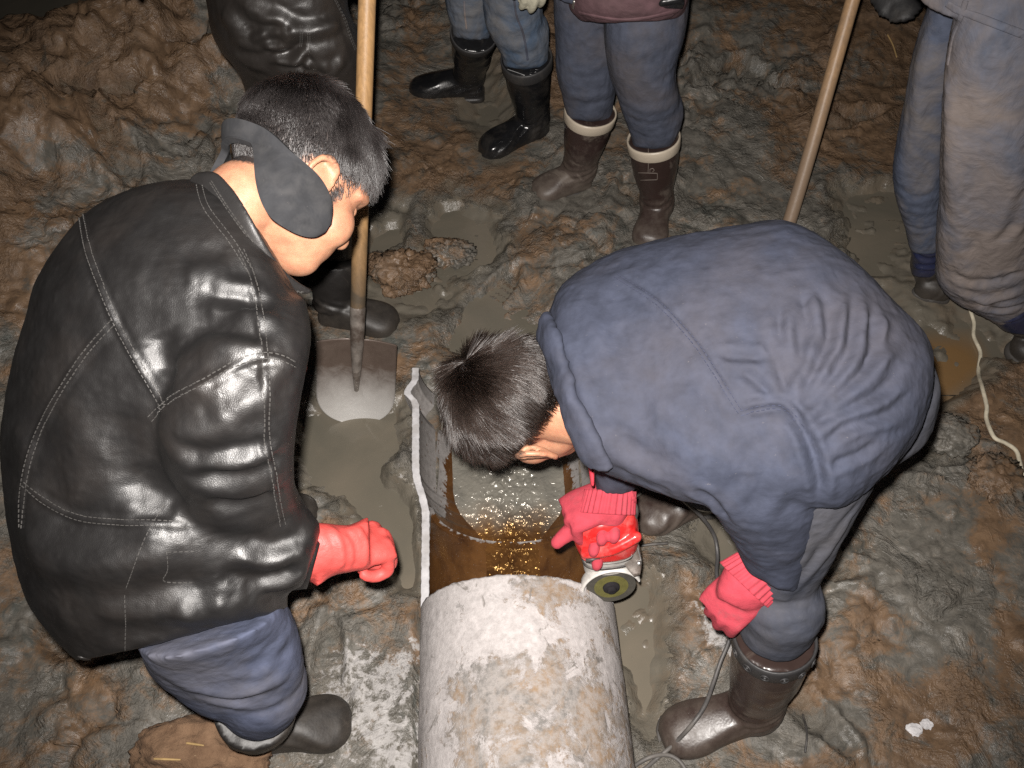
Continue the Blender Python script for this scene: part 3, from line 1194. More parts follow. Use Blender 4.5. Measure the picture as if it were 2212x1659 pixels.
def sheet(rows):
    base = len(V)
    n = len(rows[0])
    for r in rows:
        V.extend(r)
    for j in range(len(rows) - 1):
        for i in range(n - 1):
            a = base + j * n + i
            F.append((a, a + 1, a + n + 1, a + n))


sheet([[(x, y, 0.0) for x in np.linspace(-2.3, float(pipe_x(y)) - pipe_hw(y), 44)] for y in WY])
sheet([[(x, y, 0.0) for x in np.linspace(float(pipe_x(y)) + pipe_hw(y), 2.3, 44)] for y in WY])
sheet([[(x, y, 0.0) for x in np.linspace(-2.3, 2.3, 90)] for y in np.arange(1.272, 3.4, 0.05)])
wme = mesh_from("water", V, F)
wv = co(wme)
wsx, wsy = proj(wv)
fattr(wme, "brown", sstep(-60, 50, poly_sd(wsx, wsy, [(2005, 735), (2095, 735), (2130, 800), (2060, 850), (1985, 945), (1900, 960), (1960, 800)])))
water = link("water", wme, M['water'])
water['kind'] = 'structure'

# ====================================================================== THE PIPE
pipe = empty("pipe", (float(pipe_x(CUT_Y)), CUT_Y, PIPE_Z - PIPE_R),
             "large dusty white pipe lying in the trench, sawn open with its far end halved", "pipe")


def revolve(ys, r_out, r_in, phis, closed, jag=None):
    """pipe wall as a closed solid between angles phis"""
    ys = np.asarray(ys, float)
    n, m = len(phis), len(ys)
    V, F = [], []
    for r in (r_out, r_in):
        for k in range(m):
            for j, p in enumerate(phis):
                y = ys[k]
                if jag is not None and k in (0, m - 1):
                    y = y + jag(p, k)
                V.append((float(pipe_x(y)) + r[k] * math.cos(p), y, PIPE_Z + r[k] * math.sin(p)))
    o = n * m
    kmax = n if closed else n - 1
    for k in range(m - 1):
        for j in range(kmax):
            j2 = (j + 1) % n
            F.append((k * n + j, k * n + j2, (k + 1) * n + j2, (k + 1) * n + j))
            F.append((o + k * n + j, o + (k + 1) * n + j, o + (k + 1) * n + j2, o + k * n + j2))
    for k in (0, m - 1):
        for j in range(kmax):
            j2 = (j + 1) % n
            F.append((k * n + j, o + k * n + j, o + k * n + j2, k * n + j2) if k == 0 else (k * n + j, k * n + j2, o + k * n + j2, o + k * n + j))
    return V, F


def jag(p, k):
    return 0.0012 * math.sin(p * 19) * math.sin(p * 7.3 + 1) + 0.0008 * math.sin(p * 53 + 2) if k > 0 else 0.0


phis = np.linspace(0, 2 * math.pi, 180, endpoint=False)
ys = np.concatenate([np.arange(-0.45, CUT_Y - 0.004, 0.0135), [CUT_Y - 0.004, CUT_Y]])
V, F = revolve(ys, np.full(len(ys), PIPE_R), np.full(len(ys), PIPE_R - PIPE_T), phis, True, jag)
pm = mesh_from("barrel", V, F)
bm = bmesh.new()
bm.from_mesh(pm)
bmesh.ops.recalc_face_normals(bm, faces=bm.faces)
bm.to_mesh(pm)
bm.free()
pv = co(pm)
rad = np.hypot(pv[:, 0] - pipe_x(pv[:, 1]), pv[:, 2] - PIPE_Z)
# a slightly lumpy crust outside
crust = 0.0016 * fbm(pv * 22, 4, 31) + 0.0012 * ridged(pv * 60, 3, 32)
dirv = np.stack([pv[:, 0] - pipe_x(pv[:, 1]), np.zeros(len(pv)), pv[:, 2] - PIPE_Z], 1) / rad[:, None]
pv = pv + dirv * (crust * (rad > PIPE_R - 0.004) * sstep(0.0, 0.05, CUT_Y - pv[:, 1]))[:, None]
setco(pm, pv)
side = (pv[:, 0] - pipe_x(pv[:, 1])) / PIPE_R
fromcut = CUT_Y - pv[:, 1]
st = -0.02 - 0.16 * np.exp(-fromcut / 0.05) - 0.13 * np.exp(-((fromcut - 0.10) / 0.045) ** 2) * (side < 0.75) + 0.07 * sstep(0.12, 0.26, fromcut) - 0.18 * sstep(-0.55, -0.9, side)
st -= 0.10 * sstep(0.5, -0.4, side)
st += 0.22 * np.exp(-(((side - 0.35) / 0.30) ** 2 + ((fromcut - 0.03) / 0.025) ** 2))
fattr(pm, "stain", st)
fattr(pm, "dust", np.zeros(len(pv)))
pm.materials.append(M['pipe_out'])
barrel = link("barrel", pm, M['pipe_out'], pipe)

prof = [(CUT_Y + 0.0006, .200), (0.70, .200), (0.80, .200), (0.86, .2005), (0.90, .209), (0.935, .220), (0.965, .2245), (1.00, .2255), (1.08, .2265),
        (1.150, .2275), (1.166, .234), (1.180, .248), (1.193, .249), (1.208, .240), (1.222, .2305), (1.24, .230), (PIPE_END, .230)]
py_ = np.array([p[0] for p in prof])
pr_ = np.array([p[1] for p in prof])
ys = np.unique(np.concatenate([np.linspace(CUT_Y + 0.0006, PIPE_END, 110), np.linspace(.855, .88, 14), py_]))
ro = np.interp(ys, py_, pr_)
for _ in range(2):
    ro[1:-1] = 0.25 * ro[:-2] + 0.5 * ro[1:-1] + 0.25 * ro[2:]
ri = ro - PIPE_T
lip = 0.0125 * np.exp(-((ys - 0.868) / 0.0035) ** 2)          # the spigot's end ring inside the socket
phis = np.linspace(math.pi, 2 * math.pi, 100)
V, F = revolve(ys, ro, ri - lip, phis, False)
hm = mesh_from("lower_half", V, F)
bm = bmesh.new()
bm.from_mesh(hm)
bmesh.ops.recalc_face_normals(bm, faces=bm.faces)
bm.to_mesh(hm)
bm.free()
hv = co(hm)
bell = sstep(0.875, 0.925, hv[:, 1])
latn = hv[:, 0] - pipe_x(hv[:, 1])
dv = bell * (sstep(-0.06, 0.05, hv[:, 2] + 0.03 * sstep(1.0, 1.2, hv[:, 1])) * 0.95)
dv = np.maximum(dv, 0.56 * np.exp(-((hv[:, 1] - 0.868) / 0.007) ** 2) * sstep(0.13, 0.03, hv[:, 2]))
dv = np.maximum(dv, 0.75 * sstep(0.085, 0.125, hv[:, 2]) * sstep(0.70, 0.88, hv[:, 1]))
dv = np.maximum(dv, 0.62 * sstep(0.0, 0.10, hv[:, 2]) * (latn > 0) * sstep(0.80, 0.90, hv[:, 1]))
radh = np.hypot(latn, hv[:, 2] - PIPE_Z)
fattr(hm, "dust", np.where(radh > np.interp(hv[:, 1], ys, ro) - 0.005, 0.8, dv))
lower = link("lower_half", hm, M['pipe_in'], pipe)

# freshly sawn edges along the two sides, dusty white, slightly ragged
for sgn in (-1, 1):
    rings = []
    yy = np.linspace(CUT_Y + 0.002, PIPE_END - 0.001, 190)
    r_o = np.interp(yy, ys, ro)
    for k, y in enumerate(yy):
        w = PIPE_T / 2 + 0.0008 + 0.0007 * math.sin(y * 310) * math.sin(y * 97)
        c = np.array([float(pipe_x(y)) + sgn * (r_o[k] - PIPE_T / 2), y, PIPE_Z + 0.0012 + 0.0006 * math.sin(y * 140)])
        rings.append((c, np.array([w, 0, 0]), np.array([0, 0, 0.0022])))
    V, F = loft(rings, n=10, sub=1, ex=4)
    link("cut_edge", mesh_from("cut_edge", V, F, False), M['cut'], pipe)

# the stream running in the bottom of the pipe
ny_s, nx_s = 430, 130
yy = np.linspace(CUT_Y - 0.25, 1.40, ny_s)
V = []
for y in yy:
    r = float(np.interp(y, ys, ri)) if y < PIPE_END else 0.214
    zl = -0.0435 + 0.0165 * float(sstep(0.872, 1.0, y))
    hw = math.sqrt(max(r * r - (PIPE_Z - zl) ** 2, 1e-4)) + 0.002
    for t in np.linspace(-1, 1, nx_s):
        V.append((float(pipe_x(y)) + hw * t, y, zl))
V = np.array(V)
F = [(j * nx_s + i, j * nx_s + i + 1, (j + 1) * nx_s + i + 1, (j + 1) * nx_s + i) for j in range(ny_s - 1) for i in range(nx_s - 1)]
latv = V[:, 0] - pipe_x(V[:, 1])
calm = np.exp(-((latv - 0.004) / (0.046 + 0.02 * sstep(.85, 1.0, V[:, 1]))) ** 2)
w2 = V[:, :2] + 0.010 * np.stack([fbm(V[:, :2] * 40, 2, 5), fbm(V[:, :2] * 40, 2, 6)], 1)
w2 = w2 * np.array([1.0, 0.72])
rip = ridged(w2 * 66, 2, 91) * 0.0052 + 0.0030 * fbm(w2 * 130, 2, 92)
V[:, 2] += rip * (0.10 + 0.90 * calm)
sm = mesh_from("stream", V, F)
fattr(sm, "silt", sstep(0.88, 0.99, V[:, 1] + 0.02 * fbm(V[:, :2] * 30, 2, 3) + 0.10 * np.abs(latv)))
st_o = link("stream_water", sm, M['stream'])
st_o['kind'] = 'structure'

# ====================================================================== PEOPLE
def head_frame(c, fwd, up):
    f = unit(fwd)
    u = unit(np.asarray(up, float) - f * (np.asarray(up, float) @ f))
    l = np.cross(u, f)
    return np.asarray(c, float), np.stack([f, l, u], 1)      # columns: forward, left, up


SK_C = np.array([-0.008, 0, 0.030])
SK_R = np.array([0.100, 0.080, 0.094])


def head_geo():
    G = [ellipsoid(SK_C, SK_R, 32, 20)]
    G.append(ellipsoid((0.040, 0, -0.030), (0.058, 0.064, 0.085)))
    G.append(ellipsoid((0.026, 0, -0.072), (0.062, 0.060, 0.042)))
    G.append(ellipsoid((0.060, 0, -0.096), (0.036, 0.042, 0.030)))
    G.append(ellipsoid((0.046, 0, -0.062), (0.055, 0.059, 0.060)))
    G.append(tube([(0.088, 0, 0.012), (0.099, 0, -0.016), (0.107, 0, -0.036)], [0.008, 0.010, 0.013]))
    for s in (-1, 1):
        G.append(tube([(0.090, 0.010 * s, 0.018), (0.084, 0.036 * s, 0.022), (0.066, 0.056 * s, 0.012)], [0.008, 0.009, 0.007]))
        G.append(ellipsoid((0.062, 0.036 * s, -0.040), (0.034, 0.032, 0.036)))
        G.append(ellipsoid((0.098, 0.010 * s, -0.038), (0.010, 0.009, 0.008)))
    G.append(tube([(0.084, -0.022, -0.072), (0.093, 0, -0.069), (0.084, 0.022, -0.072)], [0.005, 0.007, 0.005]))
    G.append(tube([(0.081, -0.018, -0.082), (0.090, 0, -0.082), (0.081, 0.018, -0.082)], [0.005, 0.008, 0.005]))
    for s in (-1, 1):
        # ear: rim, lobe and hollow
        y = 0.078 * s
        eo_ = np.array([-0.008, 0, -0.022])
        rim = [(0.012, y, -0.030), (0.020, y + 0.006 * s, -0.005), (0.014, y + 0.014 * s, 0.018), (-0.004, y + 0.020 * s, 0.024),
               (-0.020, y + 0.022 * s, 0.010), (-0.020, y + 0.018 * s, -0.014), (-0.006, y + 0.010 * s, -0.034), (0.008, y + 0.004 * s, -0.038)]
        rim = [np.array(q_) + eo_ for q_ in rim]
        G.append(tube(rim, [0.005, 0.0045, 0.005, 0.0055, 0.0055, 0.005, 0.006, 0.0055], n=10))
        G.append(ellipsoid(np.array((-0.002, y + 0.007 * s, -0.004)) + eo_, (0.018, 0.006, 0.026)))
    return G


def xf(geo, O, A):
    V, F = geo
    return np.asarray(V, float) @ A.T + O, F


def scalp_mask(P, kind=0.98):
    """P in head space -> 1 where hair grows"""
    q = (P - SK_C) / SK_R
    r = np.linalg.norm(q, axis=1)
    x, y, z = q[:, 0], q[:, 1], q[:, 2]
    line = -0.42 - 0.10 * x + 0.95 * np.maximum(x - 0.05, 0) ** 1.2 * 1.25   # rises toward the forehead
    nape = np.where(x < -0.2, -kind + 0.45 * np.abs(y) ** 2, line)
    m = sstep(-0.10, 0.10, z - np.minimum(line, nape) if False else z - np.where(x < -0.2, nape, line))
    ear = np.exp(-(((P[:, 0] + 0.006) / 0.028) ** 2 + ((P[:, 2] + 0.032) / 0.034) ** 2)) * (np.abs(P[:, 1]) > 0.05)
    side = np.exp(-(((P[:, 0] - 0.032) / 0.012) ** 2 + ((P[:, 2] + 0.022) / 0.032) ** 2)) * (np.abs(P[:, 1]) > 0.05)
    m = np.clip(m * (1 - 1.3 * ear) + 0.8 * side, 0, 1)
    return m


def make_body(name, O, A, parent, extra, voxel=0.0042, nape=0.98):
    """head, neck and the clothed trunk and limbs as one skin"""
    geo = [xf(g, O, A) for g in head_geo()] + extra
    me = fuse(name, geo, voxel, 5)
    P = (co(me) - O) @ A
    near = np.linalg.norm((P - SK_C) / SK_R, axis=1) < 1.45
    fattr(me, "scalp", scalp_mask(P, nape) * near)
    b = link(name, me, M['skin'], parent)
    return b


def make_hair(name, O, A, parent, mat, n, length, whorls, lift, gravity, seed, tops=None, rad=0.00042, curl=0.0, nape=0.98):
    """short hair as real strands rooted on the scalp, turning about one or more crowns"""
    rng = np.random.default_rng(seed)
    q = rng.normal(size=(n * 3, 3))
    q /= np.linalg.norm(q, axis=1)[:, None]
    P = SK_C + q * SK_R
    keep = rng.random(len(P)) < scalp_mask(P, nape) ** 1.5
    P, q = P[keep][:n], q[keep][:n]
    N = q / SK_R
    N /= np.linalg.norm(N, axis=1)[:, None]
    L = length(q) * rng.uniform(0.72, 1.12, len(P))
    flow = np.zeros_like(P)
    for wq, spin, wgt in whorls:
        wq = unit(wq)
        away = q - wq
        dist = np.linalg.norm(away, axis=1)[:, None]
        swirl = np.cross(wq, away)
        flow += wgt * (away + spin * swirl * np.exp(-(dist / 0.5) ** 2)) / (dist ** 1.2 + 0.05)
    if tops is not None:
        flow += tops(q)
    flow -= N * np.sum(flow * N, 1)[:, None]
    flow /= np.linalg.norm(flow, axis=1)[:, None] + 1e-9
    # locks: neighbouring hairs lean the same way
    lockn = np.stack([vnoise(P * 38, seed + 1), vnoise(P * 38, seed + 2), vnoise(P * 38, seed + 3)], 1)
    flow += 0.42 * lockn + 0.09 * rng.normal(size=P.shape)
    gl = A.T @ np.array([0, 0, -1.0])
    pts = 7
    X = np.zeros((len(P), pts, 3))
    X[:, 0] = P - N * 0.002
    cur = P.copy()
    lf = lift(q)[:, None] if callable(lift) else lift
    for k in range(1, pts):
        t = k / (pts - 1)
        d = flow * (0.55 + 0.6 * t) + N * lf * (1.25 - 1.1 * t) + gl * gravity * t
        d += curl * np.cross(N, flow) * math.sin(t * 3)
        d /= np.linalg.norm(d, axis=1)[:, None] + 1e-9
        cur = cur + d * (L / (pts - 1))[:, None]
        e = (cur - SK_C) / SK_R
        r = np.linalg.norm(e, axis=1)
        mn = 1.0 + 0.045 * np.minimum(k, 3) / 3 + 0.02 * rng.random(len(P))
        push = np.maximum(mn / np.maximum(r, 1e-6), 1.0)
        cur = SK_C + (cur - SK_C) * push[:, None]
        X[:, k] = cur
    W = X.reshape(-1, 3) @ A.T + O
    hc = bpy.data.hair_curves.new(name)
    hc.add_curves([pts] * len(P))
    hc.attributes['position'].data.foreach_set('vector', np.ascontiguousarray(W, np.float32).ravel())
    r = np.tile(np.array([1, 1, 1, 0.95, 0.85, 0.65, 0.25]), len(P)) * rad * np.repeat(rng.uniform(0.75, 1.2, len(P)), pts)
    ra = hc.attributes.get('radius') or hc.attributes.new('radius', 'FLOAT', 'POINT')
    ra.data.foreach_set('value', np.ascontiguousarray(r, np.float32))
    o = bpy.data.objects.new(name, hc)
    COL.objects.link(o)
    hc.materials.append(mat)
    o.parent = parent
    o.matrix_parent_inverse = parent.matrix_world.inverted()
    return o


def eyes(O, A, parent):
    for s in (-1, 1):
        V, F = ellipsoid((0.0755, 0.030 * s, -0.004), (0.0125, 0.0125, 0.0115), 14, 10)
        em_ = mesh_from("eyelid", *xf((V, F), O, A))
        fattr(em_, "scalp", np.zeros(len(V)))
        link("eyelid", em_, M['skin'], parent)


def boot(parent, heel, toe, top, r_top, mat, band=None, r_ank=0.056, wid=0.050, hgt=0.090, band_h=0.028, label=None, sole=True, voxel=0.0050, mark=True):
    """rubber boot: foot from heel to toe on the mud, shaft rising to `top`"""
    heel, toe, top = (np.asarray(v, float) for v in (heel, toe, top))
    f = toe - heel
    ln = np.linalg.norm(f)
    f /= ln
    u = np.array([0, 0, 1.0])
    u = unit(u - f * (f @ u))
    s = np.cross(u, f)
    P = lambda t, z: heel + f * (ln * t) + u * z
    foot = [(0.00, 0.030, 0.022, 0.034), (0.05, 0.040, 0.034, 0.042), (0.18, 0.043, 0.043, 0.050), (0.34, 0.042, 0.046, 0.050), (0.52, 0.044, 0.042, 0.044),
            (0.68, 0.050, 0.036, 0.038), (0.83, 0.049, 0.031, 0.033), (0.94, 0.038, 0.026, 0.029), (1.0, 0.018, 0.016, 0.025)]
    G = [loft([(P(t, z), s * (w * wid / 0.050), u * (hh * hgt / 0.090)) for t, w, hh, z in foot], n=26, sub=5, ex=2.5)]
    ank = P(0.21, 0.075)
    ax = unit(top - ank)
    fr = unit(f - ax * (f @ ax))
    sd = np.cross(ax, fr)
    H = np.linalg.norm(top - ank)
    sh = [(-0.10, 0.052, 0.050), (0.0, r_ank, 0.052), (0.14, r_ank * 0.98, 0.050), (0.30, r_ank * 1.02, 0.054), (0.6, (r_ank + r_top) / 2 * 1.04, (r_ank + r_top) / 2),
          (1.0, r_top, r_top * 0.98)]
    G.append(loft([(ank + ax * (H * t) - fr * 0.006, fr * a, sd * b) for t, a, b in sh], n=28, sub=5, ex=2.1))
    me = fuse("boot", G, voxel, 5)
    V = co(me)
    N = nor(me)
    # creases round the ankle and soft dents up the shaft
    tt = (V - ank) @ ax / H
    crease = np.sin((tt * H + 0.35 * ((V - ank) @ fr)) * 2 * math.pi / 0.024) * np.exp(-((tt - 0.10) / 0.12) ** 2) * 0.0022
    dents = 0.0045 * fbm(V * 16, 3, int(abs(heel[0]) * 1000) % 97) * sstep(0.05, 0.25, tt)
    setco(me, V + N * (crease + dents)[:, None])
    o = link("boot", me, mat, parent)
    if label:
        o['label'] = label
    if sole:
        so = [(-0.012, 0.022, 0), (0.03, 0.041, 0), (0.18, 0.045, 0), (0.4, 0.041, 0), (0.6, 0.047, 0), (0.75, 0.054, 0), (0.9, 0.047, 0), (1.0, 0.024, 0), (1.02, 0.010, 0)]
        link("sole", mesh_from("sole", *loft([(P(t, 0.006), s * (w * wid / 0.050), u * 0.013) for t, w, _ in so], n=20, sub=4, ex=4)), M['dark_band'] if mat != M['boot_black'] else M['boot_black'], o)
    if band is not None:
        c1 = top - ax * 0.002
        rr = []
        for k, (dz, g) in enumerate([(-band_h, 1.015), (-band_h * 0.9, 1.045), (-band_h * 0.1, 1.055), (0.003, 1.04), (0.004, 0.99), (-0.02, 0.95)]):
            rr.append((c1 + ax * dz - fr * 0.006, fr * r_top * g, sd * r_top * 0.98 * g))
        link("boot_band", mesh_from("boot_band", *loft(rr, n=36, sub=1, ex=2.1, cap=False)), band, o)
    return o, (ank, ax, fr, sd, H)


HAND_FINGERS = [  # base (x along palm, y across), lengths, radii, for an 18.5 cm hand; +x to the fingertips, +y thumb side, +z back of the hand
    ((0.086, 0.030), (0.042, 0.026, 0.020), 0.0098),
    ((0.092, 0.009), (0.046, 0.029, 0.021), 0.0102),
    ((0.088, -0.012), (0.043, 0.027, 0.021), 0.0098),
    ((0.078, -0.031), (0.034, 0.021, 0.019), 0.0088)]


def hand_geo(curls, thumb, fat=1.0, wrist=0.030, thumb_curl=0.5):
    """gloved hand in its own frame; curls = bend at the three knuckles of each finger (radians)"""
    G = [loft([(np.array([-0.030, 0, 0]), np.array([0, wrist, 0]), np.array([0, 0, wrist * 0.85])),
               (np.array([0.000, 0, 0]), np.array([0, 0.032, 0]), np.array([0, 0, 0.024])),
               (np.array([0.035, 0.002, 0]), np.array([0, 0.041, 0]), np.array([0, 0, 0.021])),
               (np.array([0.070, 0.000, 0]), np.array([0, 0.043, 0]), np.array([0, 0, 0.017])),
               (np.array([0.094, -0.001, -0.002]), np.array([0, 0.040, 0]), np.array([0, 0, 0.012]))], n=24, sub=5, ex=2.4)]
    for (bx, by), ls, r in HAND_FINGERS:
        i = [f[0] for f in HAND_FINGERS].index((bx, by))
        ang = 0.0
        p = np.array([bx - 0.012, by, -0.001])
        pts = [p.copy(), np.array([bx, by, 0.0])]
        p = pts[-1].copy()
        spread = 0.10 * (by / 0.03)
        for L, c in zip(ls, curls[i]):
            ang += c
            d = np.array([math.cos(ang) * math.cos(spread), math.sin(spread) * math.cos(ang), -math.sin(ang)])
            p = p + d * L
            pts.append(p.copy())
        G.append(tube(pts, [r * fat * k for k in (0.95, 1.06, 1.0, 0.97, 0.82)], n=12, sub=4))
    base = np.array([0.022, 0.030, -0.006])
    p = base.copy()
    pts = [np.array([0.006, 0.018, -0.004]), p.copy()]
    d = unit(thumb)
    bend = unit(np.array([0.6, -0.7, -0.45]))
    for k, L in enumerate((0.034, 0.030, 0.024)):
        dd = unit(d + bend * thumb_curl * k)
        p = p + dd * L
        pts.append(p.copy())
    G.append(tube(pts, [0.017 * fat, 0.0155 * fat, 0.0125 * fat, 0.0118 * fat, 0.0095 * fat], n=12, sub=4))
    return G


def frame(x, z):
    x = unit(x)
    z = unit(np.asarray(z, float) - x * (np.asarray(z, float) @ x))
    return np.stack([x, np.cross(z, x), z], 1)


cR = lambda r, u, a: RT * r + UP * u + FW * a        # a direction given as (right, up, away) in the photograph

# ---------------------------------------------------------------- 1. the man in the black leather jacket
pA = empty("person", atz(540, 1590, 0), "person in black leather jacket and charcoal ear warmer stooping beside the pipe", "person")
torsoA = [(165, 1428, .60, 622, 1318, .60, .14), (62, 1300, .66, 612, 1235, .66, .17), (18, 1120, .73, 606, 1090, .72, .18), (6, 950, .80, 610, 960, .80, .18),
          (28, 800, .87, 630, 850, .87, .175), (58, 690, .92, 655, 760, .92, .165), (88, 590, .97, 650, 670, .965, .15),
          (185, 462, 1.02, 610, 580, 1.00, .12), (310, 400, 1.05, 560, 500, 1.03, .09), (430, 388, 1.06, 535, 465, 1.05, .06)]
armA = [(430, 720, 1.02, 660, 640, 1.0, 0.07), (385, 800, 1.01, 672, 720, 1.0, 0.08), (350, 880, 0.985, 660, 800, 0.985, 0.08), (352, 975, 0.935, 640, 930, 0.935, 0.078), (383, 1065, 0.865, 636, 1030, 0.855, 0.074), (418, 1150, 0.795, 650, 1075, 0.795, 0.07), (462, 1262, 0.725, 672, 1105, 0.765, 0.066), (570, 1288, 0.69, 690, 1128, 0.75, 0.062), (655, 1268, 0.685, 692, 1148, 0.735, 0.055)]
larmA = [(150, 560, .97, 330, 470, .99, .07), (230, 560, .93, 420, 520, .93, .06), (330, 640, .80, 460, 600, .80, .055), (470, 740, .66, 560, 700, .66, .045)]
jA = fuse("jacket", [loft(secs_z(torsoA)), loft(secs_z(armA)), loft(secs_z(larmA))], 0.0075, 5, 1)
# folds of the leather, read from the photograph
strA = [
    ([(345, 899), (362, 950), (405, 1018), (425, 1100)], .007, .016), ([(359, 926), (444, 936), (532, 923)], .008, .013),
    ([(444, 899), (553, 865), (610, 834)], .009, .014), ([(380, 960), (450, 985), (530, 975), (600, 960)], -.006, .010),
    ([(423, 990), (512, 1005), (600, 985)], .009, .013), ([(400, 1020), (470, 1028), (560, 1008), (630, 975)], -.006, .009),
    ([(433, 1050), (518, 1058), (610, 1028)], .009, .014), ([(440, 1085), (520, 1092), (620, 1062)], -.005, .009), ([(450, 1120), (530, 1128), (630, 1095)], .007, .013),
    ([(335, 718), (350, 760), (362, 813)], -.009, .015), ([(376, 731), (390, 775), (400, 810)], .006, .016), ([(305, 740), (330, 800), (350, 850)], .005, .014),
    ([(430, 672), (520, 676), (605, 700)], .007, .012), ([(440, 700), (520, 712), (600, 730)], -.006, .010), ([(450, 640), (530, 650), (590, 668)], -.004, .009),
    ([(393, 601), (450, 588), (500, 584)], .008, .014), ([(455, 625), (520, 618), (560, 628)], .006, .010), ([(420, 740), (500, 752), (590, 748)], .006, .013),
    ([(55, 1090), (84, 1171), (139, 1226), (220, 1230), (311, 1205), (421, 1160)], .016, .030), ([(90, 1240), (160, 1285), (260, 1292), (380, 1270), (470, 1230)], -.012, .024),
    ([(146, 1320), (260, 1318), (358, 1318), (480, 1320), (560, 1300)], .010, .020), ([(200, 1365), (330, 1362), (470, 1345)], -.005, .014),
    ([(465, 1290), (500, 1330), (540, 1360)], .005, .009), ([(500, 1285), (540, 1320), (570, 1340)], .006, .009), ([(540, 1285), (565, 1305), (590, 1325)], .005, .008),
    ([(430, 1290), (440, 1340), (470, 1385)], -.004, .009), ([(380, 1300), (430, 1345), (440, 1400)], .004, .012),
    ([(30, 900), (60, 1000), (60, 1080)], .006, .020), ([(120, 820), (170, 900), (190, 1000)], .004, .025), ([(220, 880), (260, 980), (280, 1090)], -.006, .026),
    ([(300, 1000), (330, 1060), (390, 1100)], -.010, .020), ([(250, 1090), (330, 1120), (410, 1125)], .006, .018), ([(150, 560), (240, 540), (340, 560)], .004, .03),
    ([(470, 1240), (560, 1250), (640, 1230)], -.006, .010), ([(500, 1200), (580, 1215), (650, 1190)], .008, .012), ([(520, 1165), (600, 1175), (660, 1150)], -.005, .010),
    ([(560, 1270), (620, 1262), (655, 1235)], .006, .008), ([(640, 1180), (655, 1210), (648, 1250)], .004, .007),
    ([(100, 700), (180, 660), (260, 690)], .003, .03), ([(560, 830), (600, 800), (640, 790)], .006, .011), ([(520, 800), (470, 830), (410, 850)], .005, .010)]
wrinkle(jA, [(p, a * .75, w * 1.25) for p, a, w in strA])
crumple(jA, (16, 16, 30), 0.0012, 5)
crumple(jA, (75, 75, 75), 0.0006, 6, True, 2)
bvA = bvh_of(jA)
seamsA = [[(175, 462), (190, 540), (215, 610), (248, 690), (290, 770), (340, 855), (350, 880)],                 # yoke
          [(246, 695), (180, 770), (110, 880), (70, 970), (50, 1055), (44, 1150)],                          # side panel
          [(325, 905), (370, 862), (440, 825), (510, 785), (568, 768), (610, 775), (640, 790)],             # armhole
          [(520, 540), (545, 600), (562, 680), (572, 770), (576, 850), (576, 950), (590, 1020), (600, 1085), (612, 1140)],   # sleeve top
          [(50, 1045), (100, 1085), (170, 1118), (260, 1128), (340, 1130), (415, 1135)]]
wrinkle(jA, [(s, 0.0022, 0.0055) for s in seamsA] + [([(p[0] + 5, p[1] - 7) for p in s], -0.0016, 0.004) for s in seamsA[:4]])
jkA = link("jacket", jA, M['leather'], pA)
bvA = bvh_of(jA)
sew(bvA, seamsA + [[(342, 1438), (450, 1424), (540, 1396), (612, 1335)], [(430, 400), (446, 450), (500, 522), (545, 595)]], M['stitch'], jkA)
sew(bvA, [[(355, 1090), (320, 1150), (295, 1210), (272, 1270)], [(270, 1285), (272, 1350), (270, 1430)], [(360, 1190), (362, 1230), (355, 1255), (420, 1258)], [(362, 1192), (420, 1190)]], M['stitch'], jkA, offs=(0.0,))
link("hem", mesh_from("hem", *ribbon_on(bvA, [(172, 1420), (270, 1440), (340, 1436), (450, 1420), (540, 1392), (605, 1345)], 0.012, 0.0, 0.0022)), M['leather'], jkA)
# turned-down collar, lapel and cuff
colA = [(428, 372, 1.085, 405, 402, 1.060), (466, 372, 1.100, 430, 430, 1.068), (505, 410, 1.100, 466, 490, 1.062), (540, 465, 1.090, 503, 535, 1.048), (575, 528, 1.060, 537, 578, 1.025),
        (608, 575, 1.025, 566, 612, 1.00), (640, 606, .990, 605, 628, .975), (676, 628, .955, 660, 634, .950)]
cm_ = fuse("collar", [loft(secs_z([c + (.0105,) for c in colA]), sub=6)], 0.0032, 3)
colo = link("collar", cm_, M['collar'], jkA)
bvC = bvh_of(cm_)
sew(bvC, [[(436, 405), (470, 470), (510, 525), (548, 575), (600, 618), (655, 632)], [(455, 395), (490, 450), (530, 505), (570, 560), (615, 605)]], M['stitch'], colo, offs=(0.0, 0.003))
lapA = [(575, 600, .985, 545, 612, .985), (640, 640, .970, 590, 668, .970), (668, 680, .955, 618, 715, .960), (672, 705, .950, 640, 735, .950)]
link("lapel", fuse("lapel", [loft(secs_z([c + (.010,) for c in lapA]), sub=6)], 0.0035, 3), M['collar'], jkA)
cufA = secs_z([(632, 1276, .655, 676, 1138, .715, .056), (662, 1272, .648, 697, 1150, .700, .058)])
link("cuff", mesh_from("cuff", *loft(cufA, n=30, sub=3)), M['leather'], jkA)

